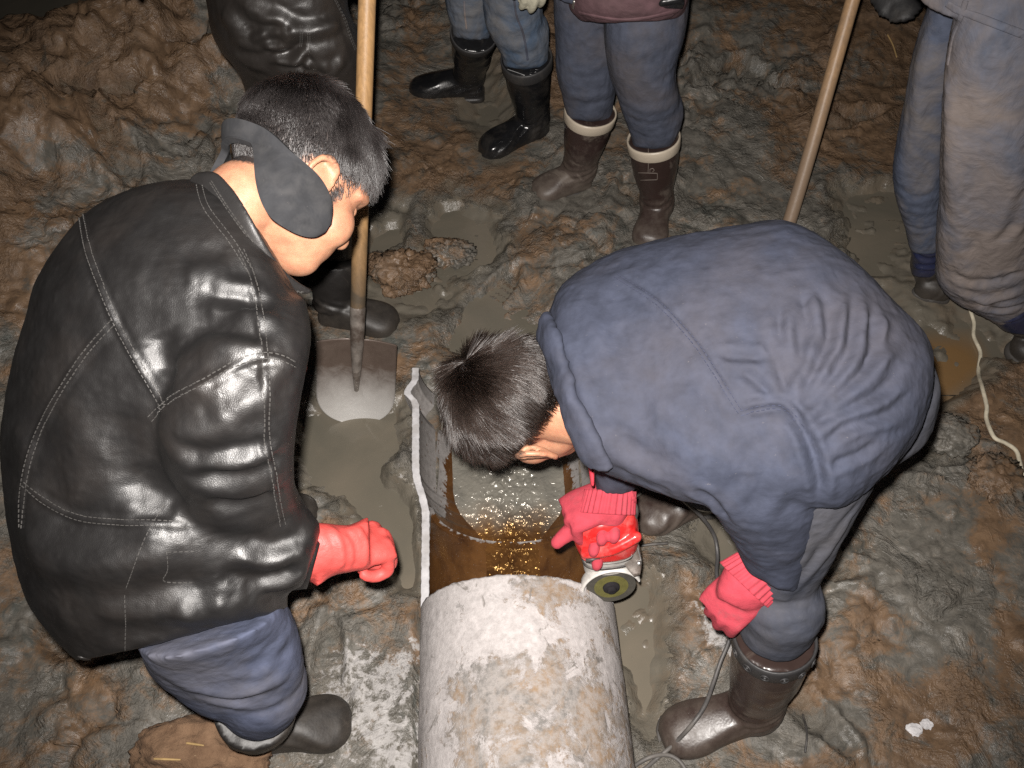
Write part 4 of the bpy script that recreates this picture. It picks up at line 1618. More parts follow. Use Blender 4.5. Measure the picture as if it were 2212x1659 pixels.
trA = [(290, 1380, 0.66, 600, 1290, 0.66, 0.11), (320, 1440, 0.57, 636, 1340, 0.57, 0.105), (362, 1478, 0.49, 655, 1425, 0.5, 0.095), (425, 1512, 0.41, 648, 1475, 0.42, 0.08), (470, 1526, 0.352, 642, 1500, 0.366, 0.06), (488, 1534, 0.34, 634, 1512, 0.345, 0.05)]
ltA = [(np.array([-.52, .50, .66]), .105), (np.array([-.58, .72, .50]), .10), (np.array([-.66, .80, .34]), .08), (np.array([-.68, .82, .26]), .07)]
trm = fuse("trousers", [loft(secs_z(trA)), tube([atz(565, 1478, .45), atz(562, 1505, .40), atz(561, 1512, .385)], [.072, .066, .064], n=26), tube([p for p, r in ltA], [r for p, r in ltA], n=22)], 0.0075, 4, 1)
wrinkle(trm, [([(350, 1450), (450, 1500), (560, 1490), (640, 1440)], .008, .018), ([(400, 1490), (500, 1515), (600, 1490)], -.006, .012), ([(440, 1515), (540, 1528), (620, 1505)], .005, .010),
              ([(500, 1440), (570, 1430), (640, 1390)], -.005, .014), ([(560, 1470), (590, 1420), (620, 1370)], .005, .012)], 0.5)
crumple(trm, (11, 11, 11), 0.004, 15)
crumple(trm, (45, 45, 45), 0.0010, 16, True, 3)
link("trousers", trm, M['jeans_a'], pA)
heelA, toeA = atz(545, 1592, .012), atz(764, 1566, .012)
boot(pA, heelA, toeA, atz(560, 1532, .345), .066, M['boot_muddy'], None, wid=.056, hgt=.098)
boot(pA, (-.74, .82, .012), (-.46, .92, .012), (-.69, .83, .30), .066, M['boot_muddy'], None)

headA_c, headA_A = head_frame(at(650, 372, 1.16), cR(0.57, -0.54, 0.62), cR(0.46, 0.83, 0.30))
ncA = headA_c + headA_A @ np.array([-0.03, 0, -0.06])
bodyA_extra = [tube([ncA, headA_c + headA_A @ np.array([-0.045, 0, -0.105]), atz(556, 530, .95)], [.052, .048, .046], n=20),
               loft(secs_z(torsoA[1:-2], .5)), loft(secs_z(armA, .55)), loft(secs_z(larmA, .55)), loft(secs_z(trA[1:], .5)), tube([p for p, r in ltA], [r * .7 for p, r in ltA])]
make_body("body", headA_c, headA_A, pA, bodyA_extra)
eyes(headA_c, headA_A, pA)


def lenA(q):
    up = sstep(-0.35, 0.55, q[:, 2])
    fr = sstep(0.2, 0.9, q[:, 0])
    return 0.012 + 0.024 * up + 0.010 * fr * up


make_hair("hair", headA_c, headA_A, pA, M['hair_a'], 20000, lenA, [((-0.45, 0.25, 0.86), 1.2, 1.0)],
          lambda q: 0.02 + 0.10 * sstep(0.3, 0.95, q[:, 2]), 0.22, 11, rad=0.00046)

# ear warmer: a fleece band round the back of the head with a pad over each ear
Va, Fa = [], []
na = 120
for k in range(na + 1):
    th = -71 + (-360 + 142) * k / na                       # right ear, round the back, left ear
    a = math.radians(th)
    ta = 180 - abs(180 - abs(th))                          # degrees from straight ahead
    dxy = np.array([math.cos(a), math.sin(a)])
    g = 1 - float(sstep(100, 150, ta))
    rnd = math.sqrt(max(0.0, 1 - max(0.0, (102 - ta) / 31.5) ** 2)) if ta < 102 else 1.0
    zc = -0.074 * g - 0.026 * (1 - g)
    hw = (0.0110 + 0.0305 * g ** 0.9) * rnd + 0.0006
    for j in range(13):
        t = -1 + 2 * j / 12
        z = zc + hw * t
        q = (z - SK_C[2]) / SK_R[2]
        rr = math.sqrt(max(1 - min(q * q, 0.9), 0.55))
        off = 0.018 + 0.029 * g - 0.004 * g * abs(t) ** 3
        Va.append((SK_C[0] + dxy[0] * (SK_R[0] * rr + off), dxy[1] * (SK_R[1] * rr + off), z))
for k in range(na):
    for j in range(12):
        a = k * 13 + j
        Fa.append((a, a + 1, a + 14, a + 13))
em = mesh_from("ear_warmer", *xf((np.array(Va), Fa), headA_c, headA_A))
eo = link("ear_warmer", em, M['fleece'], pA)
sol = eo.modifiers.new("thick", 'SOLIDIFY')
sol.thickness = 0.010
sol.offset = 0.0
bv_ = eo.modifiers.new("round", 'BEVEL')
bv_.width = 0.0035
bv_.segments = 3
sb_ = eo.modifiers.new("sub", 'SUBSURF')
sb_.levels = 1
sb_.render_levels = 1

# his right hand: long red rubber glove, loosely closed
wA = atz(690, 1205, .665)
hA_dir = atz(850, 1160, .625) - wA
HA = frame(hA_dir, cR(-0.15, 0.75, -0.65))
OA = atz(757, 1186, .648)
curl = [(1.25, 1.5, 0.8), (1.3, 1.5, 0.8), (1.35, 1.5, 0.8), (1.4, 1.4, 0.8)]
OA = OA - HA @ np.array([0.035, 0, 0])
hg = [xf(g, OA, HA) for g in hand_geo(curl, (0.75, 0.45, -0.35), 1.18, .040, 0.55)]
gaunt = secs_z([(628, 1262, .650, 668, 1128, .712, .052), (690, 1252, .650, 700, 1130, .706, .054), (735, 1240, .648, 745, 1135, .695, .050), (768, 1234, .645, 770, 1128, .687, .044), (800, 1228, .640, 795, 1116, .678, .037)])
gm = fuse("glove", hg + [loft(gaunt, n=30)], 0.0034, 3)
wrinkle(gm, [([(712, 1135), (735, 1170), (738, 1215), (722, 1248)], .003, .006), ([(745, 1138), (768, 1175), (770, 1215), (755, 1240)], -.0025, .005), ([(770, 1135), (790, 1170), (790, 1215), (778, 1232)], .0025, .005)])
crumple(gm, (60, 60, 60), 0.0012, 23)
link("glove", gm, M['glove_latex'], pA)
gmL = fuse("glove", [xf(g, atz(545, 735, .63), frame(cR(.7, -.3, .3), cR(0, .7, -.6))) for g in hand_geo(curl, (.75, .45, -.35), 1.15, .04)], 0.0045, 3)
link("glove", gmL, M['glove_latex'], pA)

# ---------------------------------------------------------------- 2. the man in the navy jacket, sawing
pB = empty("person", atz(1640, 1540, 0), "person in navy blue work jacket bent double, sawing the pipe", "person")
torsoB = [(1180, 735, 0.79, 1236, 905, 0.735, 0.065), (1184, 690, 0.81, 1262, 960, 0.735, 0.1), (1218, 612, 0.835, 1292, 1010, 0.735, 0.13), (1325, 548, 0.86, 1385, 1048, 0.745, 0.124), (1455, 514, 0.885, 1500, 1085, 0.76, 0.132), (1590, 492, 0.905, 1620, 1085, 0.775, 0.136), (1710, 482, 0.92, 1720, 1085, 0.79, 0.14), (1830, 555, 0.92, 1785, 1095, 0.79, 0.14), (1935, 655, 0.9, 1825, 1095, 0.775, 0.136), (2003, 745, 0.865, 1878, 1050, 0.765, 0.12), (2000, 850, 0.825, 1940, 985, 0.765, 0.072)]
larmB = [(1520, 880, .835, 1700, 850, .845, .050), (1478, 990, .825, 1742, 950, .838, .066), (1500, 1062, .785, 1766, 1030, .795, .070), (1545, 1108, .740, 1769, 1095, .750, .071), (1582, 1160, .670, 1758, 1155, .680, .066),
         (1600, 1200, .615, 1742, 1215, .615, .060), (1612, 1222, .575, 1722, 1275, .565, .055)]
rarmB = [(1290, 840, .78, 1420, 880, .76, .07), (1290, 930, .66, 1410, 960, .65, .06), (1285, 1000, .56, 1392, 1012, .55, .052), (1288, 1060, .50, 1372, 1062, .495, .045)]
jB = fuse("jacket", [loft(secs_z(torsoB)), loft(secs_z(larmB)), loft(secs_z(rarmB))], 0.0075, 6, 1)
val = [[(1682, 661), (1690, 735), (1706, 794), (1702, 864)], [(1733, 638), (1748, 700), (1752, 740)], [(1780, 638), (1784, 728), (1760, 800), (1725, 864)], [(1807, 649), (1800, 720), (1792, 774)],
       [(1846, 630), (1830, 759), (1780, 837), (1715, 903)], [(1889, 669), (1888, 743), (1870, 790)], [(1928, 728), (1860, 806), (1764, 892)], [(1948, 806), (1897, 853), (1831, 880), (1735, 931)],
       [(1944, 892), (1838, 920), (1780, 954)], [(1720, 690), (1730, 760), (1722, 820)], [(1660, 730), (1682, 790), (1694, 850)], [(1900, 960), (1850, 985), (1790, 1010)], [(1550, 765), (1610, 772), (1660, 772)],
       [(1600, 800), (1640, 830), (1670, 860)]]
strB = [(v, -.0085, .0065) for v in val] + [([(p[0] + 18, p[1] + 6) for p in v], .0060, .009) for v in val[:11]]
strB += [([(1639, 915), (1616, 1010), (1569, 1085)], -.006, .013), ([(1686, 930), (1650, 1040), (1600, 1120)], -.006, .012), ([(1730, 960), (1700, 1040), (1650, 1110)], .006, .014),
         ([(1600, 1170), (1650, 1188), (1700, 1180)], -.0025, .010), ([(1640, 1222), (1690, 1215), (1735, 1180)], .0025, .012),
         ([(1190, 700), (1240, 780), (1270, 880)], .005, .014), ([(1230, 690), (1270, 770), (1300, 860)], -.005, .012), ([(1270, 700), (1320, 800), (1340, 900)], .004, .016), ([(1300, 905), (1360, 960), (1440, 1000)], -.006, .014),
         ([(1310, 960), (1370, 1010), (1450, 1040)], .006, .013), ([(1400, 870), (1460, 890), (1530, 880)], .004, .02), ([(1300, 620), (1360, 600), (1430, 590)], .003, .02)]
wrinkle(jB, [(p, a * .62, w * 1.15) for p, a, w in strB] + [([(1690, 880), (1722, 910), (1746, 955), (1768, 1030), (1770, 1090)], -.011, .008), ([(1500, 1060), (1545, 1090), (1575, 1130)], -.006, .008)])
crumple(jB, (11, 11, 11), 0.0028, 41, False, 3)
crumple(jB, (34, 34, 34), 0.0017, 42, True, 3)
crumple(jB, (85, 85, 85), 0.0005, 43, True, 2)
yokeB = [(1330, 596), (1400, 640), (1440, 673), (1500, 740), (1545, 806), (1585, 870), (1600, 892)]
arB = [(1600, 893), (1650, 882), (1695, 885), (1735, 925)]
wrinkle(jB, [(yokeB, .0022, .006), ([(p[0] + 8, p[1] - 6) for p in yokeB], -.002, .004), (arB, .004, .008), ([(p[0], p[1] - 12) for p in arB], -.005, .006)])
jkB = link("jacket", jB, M['blue_cloth'], pB)
bvB = bvh_of(jB)
sew(bvB, [yokeB, arB], M['seam_cloth'], jkB, offs=(-0.003, 0.003), w=0.0009)
cbm = fuse("collar", [ribbon_on(bvB, [(1188, 708), (1206, 745), (1222, 795), (1238, 850), (1258, 905), (1282, 958), (1300, 992)], .052, .010, .011)], 0.0035, 3)
crumple(cbm, (30, 30, 30), 0.0025, 47)
link("collar", cbm, M['blue_cloth'], jkB)
lB = [(1238, 905, .725, 1252, 902, .730), (1255, 945, .695, 1270, 940, .70), (1266, 985, .665, 1280, 985, .672), (1272, 1020, .645, 1284, 1020, .650), (1276, 1050, .625, 1284, 1052, .63)]
link("lining", fuse("lining", [loft(secs_z([c + (.012,) for c in lB]), sub=6)], 0.003, 3), M['red_lining'], jkB)

trB = [(1690, 960, 0.8, 1955, 930, 0.8, 0.104), (1640, 1080, 0.74, 1882, 1060, 0.735, 0.096), (1640, 1190, 0.61, 1812, 1175, 0.62, 0.08), (1632, 1270, 0.5, 1768, 1262, 0.5, 0.068), (1606, 1318, 0.435, 1764, 1308, 0.435, 0.066), (1598, 1340, 0.41, 1742, 1344, 0.41, 0.056), (1606, 1362, 0.385, 1732, 1366, 0.385, 0.048)]
rlB = [(atz(1850, 860, .74), .12), (atz(1700, 930, .58), .10), (atz(1600, 1000, .43), .085), (atz(1530, 1030, .34), .07)]
tB = fuse("trousers", [loft(secs_z(trB)), tube([atz(1690, 1305, .475), atz(1682, 1330, .44), atz(1676, 1348, .418)], [.070, .065, .064], n=26), tube([p for p, r in rlB], [r for p, r in rlB], n=22)], 0.0072, 5, 1)
wrinkle(tB, [([(1650, 1296), (1700, 1312), (1752, 1300)], -.004, .009), ([(1640, 1338), (1680, 1345), (1745, 1322)], .004, .010), ([(1860, 1080), (1800, 1160), (1740, 1240)], -.005, .010),
             ([(1840, 1110), (1780, 1200), (1690, 1300)], .005, .012), ([(1770, 1150), (1760, 1210), (1700, 1270)], -.005, .009), ([(1660, 1320), (1720, 1325), (1760, 1312)], -.004, .006)], 0.5)
crumple(tB, (12, 12, 8), 0.0035, 51)
crumple(tB, (45, 45, 45), 0.0010, 52, True, 3)
link("trousers", tB, M['blue_trouser'], pB)
heelB, toeB = atz(1655, 1535, .012), atz(1425, 1603, .012)
bo, (ank, ax, fr, sd, Hs) = boot(pB, heelB, toeB, atz(1667, 1376, .375), .068, M['boot_brown'], M['dark_band'], wid=.054, hgt=.098, band_h=.034)
# raised rosettes round the top of that boot
rings_ = []
for k in range(14):
    a = 2 * math.pi * k / 14
    c = atz(1667, 1376, .375) - ax * 0.019 - fr * 0.006 + (fr * math.cos(a) + sd * math.sin(a)) * .0725
    o_ = fr * math.cos(a) + sd * math.sin(a)
    tng = np.cross(ax, o_)
    pts = [c + (tng * math.cos(b) + ax * math.sin(b)) * 0.0075 for b in np.linspace(0, 2 * math.pi, 9)]
    rings_.append(tube(pts, [0.0013] * 9, n=6, sub=2))
    rings_.append(ellipsoid(c, (0.003, 0.003, 0.003), 8, 6))
link("rosette_trim", mesh_from("rosette_trim", *join(*rings_)), M['dark_band'], bo)
boot(pB, atz(1545, 1078, .012), atz(1368, 1138, .012), atz(1530, 1035, .34), .066, M['boot_brown'], None, wid=.054, hgt=.098)

headB_c, headB_A = head_frame(at(1128, 872, 1.335), (-0.30, 0.10, -0.95), (-0.93, 0.05, 0.30))
nb0 = headB_c + headB_A @ np.array([-0.02, 0, -0.05])
bodyB_extra = [tube([nb0, headB_c + headB_A @ np.array([-0.045, 0, -0.115]), atz(1290, 800, .765)], [.060, .062, .075], n=20),
               loft(secs_z(torsoB[1:], .66)), loft(secs_z(larmB, .6)), loft(secs_z(rarmB, .6)), loft(secs_z(trB, .7)), tube([p for p, r in rlB], [r * .65 for p, r in rlB])]
make_body("body", headB_c, headB_A, pB, bodyB_extra, nape=0.66)
eyes(headB_c, headB_A, pB)


def lenB(q):
    up = sstep(-0.55, 0.45, q[:, 2])
    fr = sstep(-0.1, 0.8, q[:, 0])
    return 0.018 + 0.033 * up + 0.010 * fr * up


make_hair("hair", headB_c, headB_A, pB, M['hair_b'], 22000, lenB, [((-0.42, -0.22, 0.88), 1.3, 1.0), ((0.10, -0.40, 0.90), -1.3, 0.9)],
          lambda q: 0.0 + 0.02 * sstep(0.3, 0.9, q[:, 2]), 0.14, 12, rad=0.00046, curl=0.10, nape=0.66)

# his right hand on the grinder, left hand resting on the knee
GR_C = atz(1320, 1266, .285)                # centre of the cutting disc
GX_ = unit(np.array([-0.10, 0.24, 0.96]))     # along the grinder's body, head to cord
GYv = unit(np.array([0.06, -0.96, 0.24]))    # the disc's axle, toward the camera
GYv = unit(GYv - GX_ * (GX_ @ GYv))
GZ_ = np.cross(GX_, GYv)
HB = frame(atz(1195, 1172, .42) - atz(1330, 1085, .47), cR(-0.10, 0.75, -0.65))
OBr = atz(1322, 1092, .475)
curlB = [(0.25, 0.25, 0.2), (0.95, 1.0, 0.6), (1.05, 1.0, 0.6), (1.1, 1.0, 0.6)]
OBr = atz(1326, 1066, .495)
HB = frame(atz(1240, 1108, .475) - OBr, cR(-0.30, 0.62, -0.72))
pts_i = [atz(1285, 1110, .468), atz(1250, 1135, .455), atz(1222, 1155, .445), atz(1203, 1172, .438)]
gB = [xf(g, OBr, HB) for g in hand_geo([(1.5, 1.5, 0.8), (1.6, 1.5, 0.8), (1.65, 1.5, 0.8), (1.65, 1.4, 0.8)], (0.25, 0.25, -0.95), 1.0, .034)]
gB.append(tube(pts_i, [.020, .0165, .0145, .0115], n=14))
cuffB = secs_z([(1266, 1062, .49, 1372, 1068, .49, .040), (1262, 1080, .485, 1368, 1092, .485, .042), (1262, 1105, .475, 1352, 1122, .475, .036), (1255, 1130, .462, 1345, 1140, .465, .026)])
gB.append(loft(cuffB, n=30))
gmB = fuse("glove", gB, 0.0032, 3)
crumple(gmB, (70, 70, 70), 0.0010, 24)
link("glove", gmB, M['glove_knit'], pB)
def knit_cuff(c0, c1, a, b, n_ribs, name, parent):
    rings = []
    m = 12
    for k in range(m + 1):
        t = k / m
        rings.append((c0 * (1 - t) + c1 * t, a * (0.96 + 0.10 * t), b * (0.96 + 0.10 * t)))
    V, F = loft(rings, n=n_ribs * 6, sub=1, ex=2.1)
    V = np.array(V)
    ax_ = unit(c1 - c0)
    for k in range(m + 1):
        sl = slice(k * n_ribs * 6, (k + 1) * n_ribs * 6)
        cc = rings[k][0]
        d = V[sl] - cc
        d /= np.linalg.norm(d, axis=1)[:, None]
        V[sl] += d * (0.0016 * np.cos(np.arange(n_ribs * 6) * 2 * math.pi / 6))[:, None]
    return link(name, mesh_from(name, V, F), M['glove_knit'], parent)


kr = secs_z([(1262, 1056, .497, 1376, 1062, .497, .044), (1258, 1104, .480, 1364, 1114, .480, .046)])
knit_cuff(kr[0][0], kr[1][0], kr[0][1], kr[0][2], 28, "knit_cuff", pB)
kc = secs_z([(1592, 1192, .560, 1690, 1284, .535, .046), (1562, 1228, .535, 1652, 1300, .515, .046)])
knit_cuff(kc[0][0], kc[1][0], kc[0][1], kc[0][2], 26, "knit_cuff", pB)
OBl = atz(1612, 1262, .522)
HBl = frame(atz(1560, 1320, .478) - OBl, cR(0.25, 0.65, -0.72))
gL = [xf(g, OBl - HBl @ np.array([0.020, 0, 0]), HBl) for g in hand_geo([(0.9, 1.1, 0.7), (0.95, 1.1, 0.7), (1.0, 1.1, 0.7), (1.05, 1.0, 0.7)], (0.7, 0.5, -0.4), 1.12, .042)]
gL.append(loft(secs_z([(1570, 1215, .540, 1668, 1298, .520, .044), (1548, 1262, .515, 1640, 1318, .500, .040), (1548, 1290, .50, 1622, 1325, .49, .034)]), n=28))
gmL = fuse("glove", gL, 0.0032, 3)
crumple(gmL, (70, 70, 70), 0.0010, 26)
link("glove", gmL, M['glove_knit'], pB)

# ====================================================================== ANGLE GRINDER
gr = empty("angle_grinder", GR_C, "red and grey angle grinder held in the red glove against the pipe", "angle grinder")


def GL(u, v, w):
    return GR_C + GX_ * u + GYv * v + GZ_ * w


def gring(u, v, w, ru, rw):
    return (GL(u, v, w), GZ_ * ru, GYv * rw)


def disc_geo(v0, v1, r, n=64, r_in=0.0):
    rr = []
    if r_in <= 0:
        prof_ = [(v0, 0.0005), (v0, r), (v1, r), (v1, 0.0005)]
    else:
        prof_ = [(v0, r_in), (v0, r), (v1, r), (v1, r_in), (v0, r_in)]
    V, F = [], []
    for v, q in prof_:
        for k in range(n):
            a = 2 * math.pi * k / n
            V.append(GL(q * math.cos(a), v, q * math.sin(a)))
    for i in range(len(prof_) - 1):
        for k in range(n):
            k2 = (k + 1) % n
            F.append((i * n + k, i * n + k2, (i + 1) * n + k2, (i + 1) * n + k))
    return np.array(V), F


link("cutting_disc", mesh_from("cutting_disc", *disc_geo(-0.0015, 0.0012, 0.0475), False), M['disc'], gr)
link("disc_label", mesh_from("disc_label", *disc_geo(0.0014, 0.0022, 0.0330), False), M['green_disc'], gr)
fl_prof = [(0.0024, 0.0165), (0.006, 0.0160), (0.008, 0.0125), (0.0085, 0.0095), (0.013, 0.0085), (0.0145, 0.0055), (0.0145, 0.0004)]
V, F = [], []
for v, q in fl_prof:
    for k in range(32):
        a = 2 * math.pi * k / 32
        V.append(GL(q * math.cos(a), v, q * math.sin(a)))
for i in range(len(fl_prof) - 1):
    for k in range(32):
        F.append((i * 32 + k, i * 32 + (k + 1) % 32, (i + 1) * 32 + (k + 1) % 32, (i + 1) * 32 + k))
link("flange_nut", mesh_from("flange_nut", V, F, False), M['flange'], gr)
head_g = fuse("gear_head", [loft([gring(-0.022, -0.028, 0, .028, .014), gring(-0.008, -0.034, 0, .040, .026), gring(0.020, -0.034, 0, .047, .032), gring(0.060, -0.032, 0, .050, .038), gring(0.092, -0.028, 0, .050, .040),
                                  gring(0.100, -0.028, 0, .049, .040)], n=32, ex=3.0),
                            tube([GL(0, -0.040, 0), GL(0, -0.026, 0)], [.024, .020], n=24)], 0.0025, 3)
link("gear_head", head_g, M['grey_plastic'], gr)
for du, mt in ((0.066, 'dark_plastic'), (0.082, 'dark_plastic')):
    rings = [gring(du - 0.0030, -0.0305, 0, .0500, .0385), gring(du - 0.0024, -0.0305, 0, .0522, .0405), gring(du + 0.0024, -0.0305, 0, .0522, .0405), gring(du + 0.0030, -0.0305, 0, .0500, .0385)]
    link("seam_ring", mesh_from("seam_ring", *loft(rings, n=40, sub=1, ex=3.0)), M[mt], gr)
# wheel guard: half shell over the upper part of the disc
V, F = [], []
gp = [(-0.016, 0.022), (-0.016, 0.054), (-0.012, 0.0575), (0.006, 0.0580), (0.010, 0.0565), (0.010, 0.0535), (-0.010, 0.0535), (-0.0135, 0.050), (-0.0135, 0.022), (-0.016, 0.022)]
nn = 50
for v, q in gp:
    for k in range(nn + 1):
        a = math.radians(-72 + 168 * k / nn)
        V.append(GL(q * math.cos(a), v, -q * math.sin(a)))
for i in range(len(gp) - 1):
    for k in range(nn):
        a = i * (nn + 1) + k
        F.append((a, a + 1, a + nn + 2, a + nn + 1))
link("wheel_guard", mesh_from("wheel_guard", V, F), M['grey_plastic'], gr)
body_g = fuse("motor_body", [loft([gring(0.096, -0.024, 0, .046, .038), gring(0.108, -0.020, -.002, .056, .046), gring(0.140, -0.018, -.004, .060, .050), gring(0.172, -0.018, -.004, .058, .048), gring(0.195, -0.018, -.002, .050, .042), gring(0.208, -0.018, .004, .034, .030)], n=32, ex=2.6),
                             tube([GL(0.140, .026, -.046), GL(0.152, .032, 0.0), GL(0.170, .026, .044)], [.010, .012, .011], n=14),
                             loft([gring(0.092, -0.004, -.030, .020, .012), gring(0.115, .008, -.030, .025, .018), gring(0.140, .006, -.030, .020, .012)], n=20)], 0.0026, 4)
link("motor_body", body_g, M['red_plastic'], gr)
# finger ends closed round the far side of the motor body
bvG = bvh_of(body_g)
tips = []
for sx, sy in ((1300, 1160), (1326, 1155), (1284, 1186), (1290, 1212)):
    c, n_ = surf(bvG, sx, sy)
    tips.append(tube([c + cR(.004, .016, .010), c + n_ * .004, c + cR(-.001, -.006, .002) + n_ * .004], [.0095, .0108, .0090], n=12))
link("glove_fingers", fuse("glove_fingers", tips, 0.0028, 2), M['glove_knit'], pB)
link("vent_slot", mesh_from("vent_slot", *box(GL(.122, .0270, -.034), (.0035, .0030, .013), axes=np.array([GX_, GYv, GZ_]))), M['dark_plastic'], gr)
link("bracket_plate", mesh_from("bracket_plate", *loft([(atz(1364, 1152, .395), cR(.004, .002, 0), cR(0, .001, .004)), (atz(1362, 1185, .375), cR(.017, .003, 0), cR(0, .001, .004)), (atz(1368, 1218, .355), cR(.016, .002, 0), cR(0, .001, .004)),
                                                           (atz(1376, 1242, .345), cR(.006, .002, 0), cR(0, .001, .004))], n=12, sub=3, ex=5)), M['steel'], gr)
link("bracket_edge", mesh_from("bracket_edge", *tube([atz(1371, 1150, .397), atz(1378, 1185, .377), atz(1385, 1212, .360)], [.0018, .002, .002], n=8)), M['steel_bright'], gr)
link("bracket_screw", mesh_from("bracket_screw", *ellipsoid(atz(1380, 1216, .362), (.006, .006, .005), 12, 8)), M['steel_bright'], gr)
link("cord_grip", mesh_from("cord_grip", *tube([atz(1336, 1136, .44), atz(1354, 1126, .455), atz(1366, 1105, .47), atz(1362, 1082, .485), atz(1356, 1062, .50)], [.0145, .0135, .0115, .0085, .006], n=16)), M['dark_plastic'], gr)

# power cord of the grinder, hanging under the jacket and down over the boot
cz = [(1356, 1062, .50), (1362, 1030, .48), (1395, 1020, .42), (1450, 1060, .34), (1492, 1094, .27), (1522, 1124, .22), (1543, 1158, .17), (1550, 1200, .15), (1548, 1240, .16), (1560, 1300, .17), (1578, 1345, .16),
      (1574, 1385, .14), (1556, 1430, .12), (1540, 1478, .11), (1522, 1525, .115), (1494, 1566, .105), (1455, 1608, .060)]
cp = [atz(*c) for c in cz]
cp += [gpt(1418, 1640, .008), gpt(1385, 1668, .006), gpt(1350, 1690, .006), gpt(1360, 1665, .010), gpt(1400, 1640, .014), gpt(1440, 1634, .012), gpt(1470, 1650, .008), gpt(1490, 1690, .006), gpt(1500, 1740, .006)]
cord = link("power_cord", mesh_from("power_cord", *tube(cp, [.0042] * len(cp), n=10, sub=8)), M['cable'])
tag(cord, "grey power cord hanging from the grinder and crossing over the brown boot", "power cord")

# ====================================================================== THE MEN STANDING BEHIND
def stand_head(O_, fwd, up, extra, parent, vox=0.009):
    O, A = head_frame(O_, fwd, up)
    make_body("body", O, A, parent, extra, vox)
    hm_ = fuse("hair", [xf(ellipsoid(SK_C + np.array([-.006, 0, .012]), SK_R * 1.08, 24, 16), O, A)], 0.008, 1)
    V_ = co(hm_)
    P_ = (V_ - O) @ A
    hm_b = bmesh.new()
    hm_b.from_mesh(hm_)
    hm_b.verts.ensure_lookup_table()
    drop = [v for v, p in zip(hm_b.verts, P_) if (p[2] < -0.01 and p[0] > -0.03) or p[2] < -0.05 or (p[0] > 0.055 and p[2] < 0.065)]
    bmesh.ops.delete(hm_b, geom=drop, context='VERTS')
    hm_b.to_mesh(hm_)
    hm_b.free()
    link("hair", hm_, M['haircap'], parent)
    eyes(O, A, parent)


def ell(c, rx, ry):
    return (np.asarray(c, float), np.array([rx, 0, 0.0]), np.array([0, ry, 0.0]))


def upper_body(parent, x, y, z0, z1, mat, name="jacket", wide=.21, deep=.14, lean=0.0, vox=0.011, folds=True):
    """the part of a standing man that rises out of the picture: trunk, arms and head"""
    t = lambda k: (x, y - lean * k, z0 + (z1 - z0) * k)
    G = [loft([ell(t(0), wide, deep), ell(t(.35), wide * .95, deep), ell(t(.75), wide * 1.05, deep), ell(t(.95), wide * .85, deep * .75), ell(t(1.05), .08, .08)], n=30)]
    for s in (-1, 1):
        sh = np.array(t(.92)) + np.array([s * wide * .85, 0, 0])
        G.append(tube([sh, sh + np.array([s * .10, -.02, -.26]), sh + np.array([s * .02, -.24, -.30])], [.075, .062, .050], n=18))
    me = fuse(name, G, vox, 4, 0)
    crumple(me, (9, 9, 14), 0.006, int(abs(x) * 100) + 3)
    j = link(name, me, mat, parent)
    hc = np.array(t(1.05)) + np.array([0, -.06 - lean * .1, .19])
    stand_head(hc, (0, -.8, -.6), (0, -.55, .83), [tube([np.array(t(1.0)), hc + np.array([0, .02, -.08])], [.062, .056]), loft([ell(t(0), wide * .8, deep * .8), ell(t(.9), wide * .8, deep * .7)], n=20)], parent)
    for s in (-1, 1):
        sh = np.array(t(.92)) + np.array([s * wide * .85, 0, 0])
        hp = sh + np.array([s * .00, -.30, -.31])
        gm_ = fuse("hand", [xf(g, hp, frame((0, -1, -.2), (0, .1, 1))) for g in hand_geo([(.5, .6, .4)] * 4, (.7, .5 , -.4))], 0.006, 2)
        fattr(gm_, "scalp", np.zeros(len(gm_.vertices)))
        link("hand", gm_, M['skin'], parent)
    return j


# 3. man in washed jeans and black boots
pD = empty("person", (atz(1100, 320, 0) + atz(960, 215, 0)) / 2, "person in faded blue jeans tucked into clean black rubber boots", "person")
YD1, YD2 = 2.40, 2.27
dR = [(905, -190, YD1 - .02, 1075, -190, YD1 - .02, .11), (948, -60, YD1, 1085, -60, YD1, .10), (962, 0, YD1, 1075, 0, YD1, .090), (968, 32, YD1, 1066, 36, YD1, .082), (977, 58, YD1, 1061, 66, YD1, .068), (981, 78, YD1, 1057, 86, YD1, .064)]
dL = [(1010, -190, YD2, 1170, -190, YD2, .11), (1030, -60, YD2, 1172, -60, YD2, .105), (1044, 0, YD2, 1171, 0, YD2, .100), (1052, 60, YD2, 1176, 60, YD2, .092), (1075, 104, YD2, 1182, 100, YD2, .085), (1084, 124, YD2, 1182, 120, YD2, .071),
      (1088, 146, YD2, 1178, 142, YD2, .066)]
hipD = (aty(960, -190, YD1) + aty(1120, -190, YD2)) / 2
bt = lambda c, r: tube([c + np.array([0, 0, .09]), c + np.array([0, 0, .065]), c + np.array([0, 0, .045])], [r * .96, r * .95, r * .93], n=26)
tD = fuse("jeans", [bt(aty(1020, 66, YD1), .072), bt(aty(1133, 126, YD2), .075), loft(secs_y(dR)), loft(secs_y(dL)), loft([ell(hipD + np.array([0, 0, -.06]), .17, .13), ell(hipD + np.array([0, 0, .10]), .18, .13), ell(hipD + np.array([0, 0, .22]), .17, .12)])], 0.008, 4, 1)
wrinkle(tD, [([(1060, 86), (1110, 100), (1175, 86)], .006, .012), ([(1075, 108), (1125, 118), (1178, 104)], -.005, .010), ([(1080, 122), (1130, 133), (1180, 120)], .004, .008), ([(1050, 30), (1100, 48), (1150, 40)], -.006, .014),
             ([(975, 50), (1010, 62), (1055, 62)], .005, .010), ([(970, 30), (1010, 40), (1050, 36)], -.005, .010), ([(1112, 0), (1118, 40), (1132, 80)], .004, .006)],0.3)
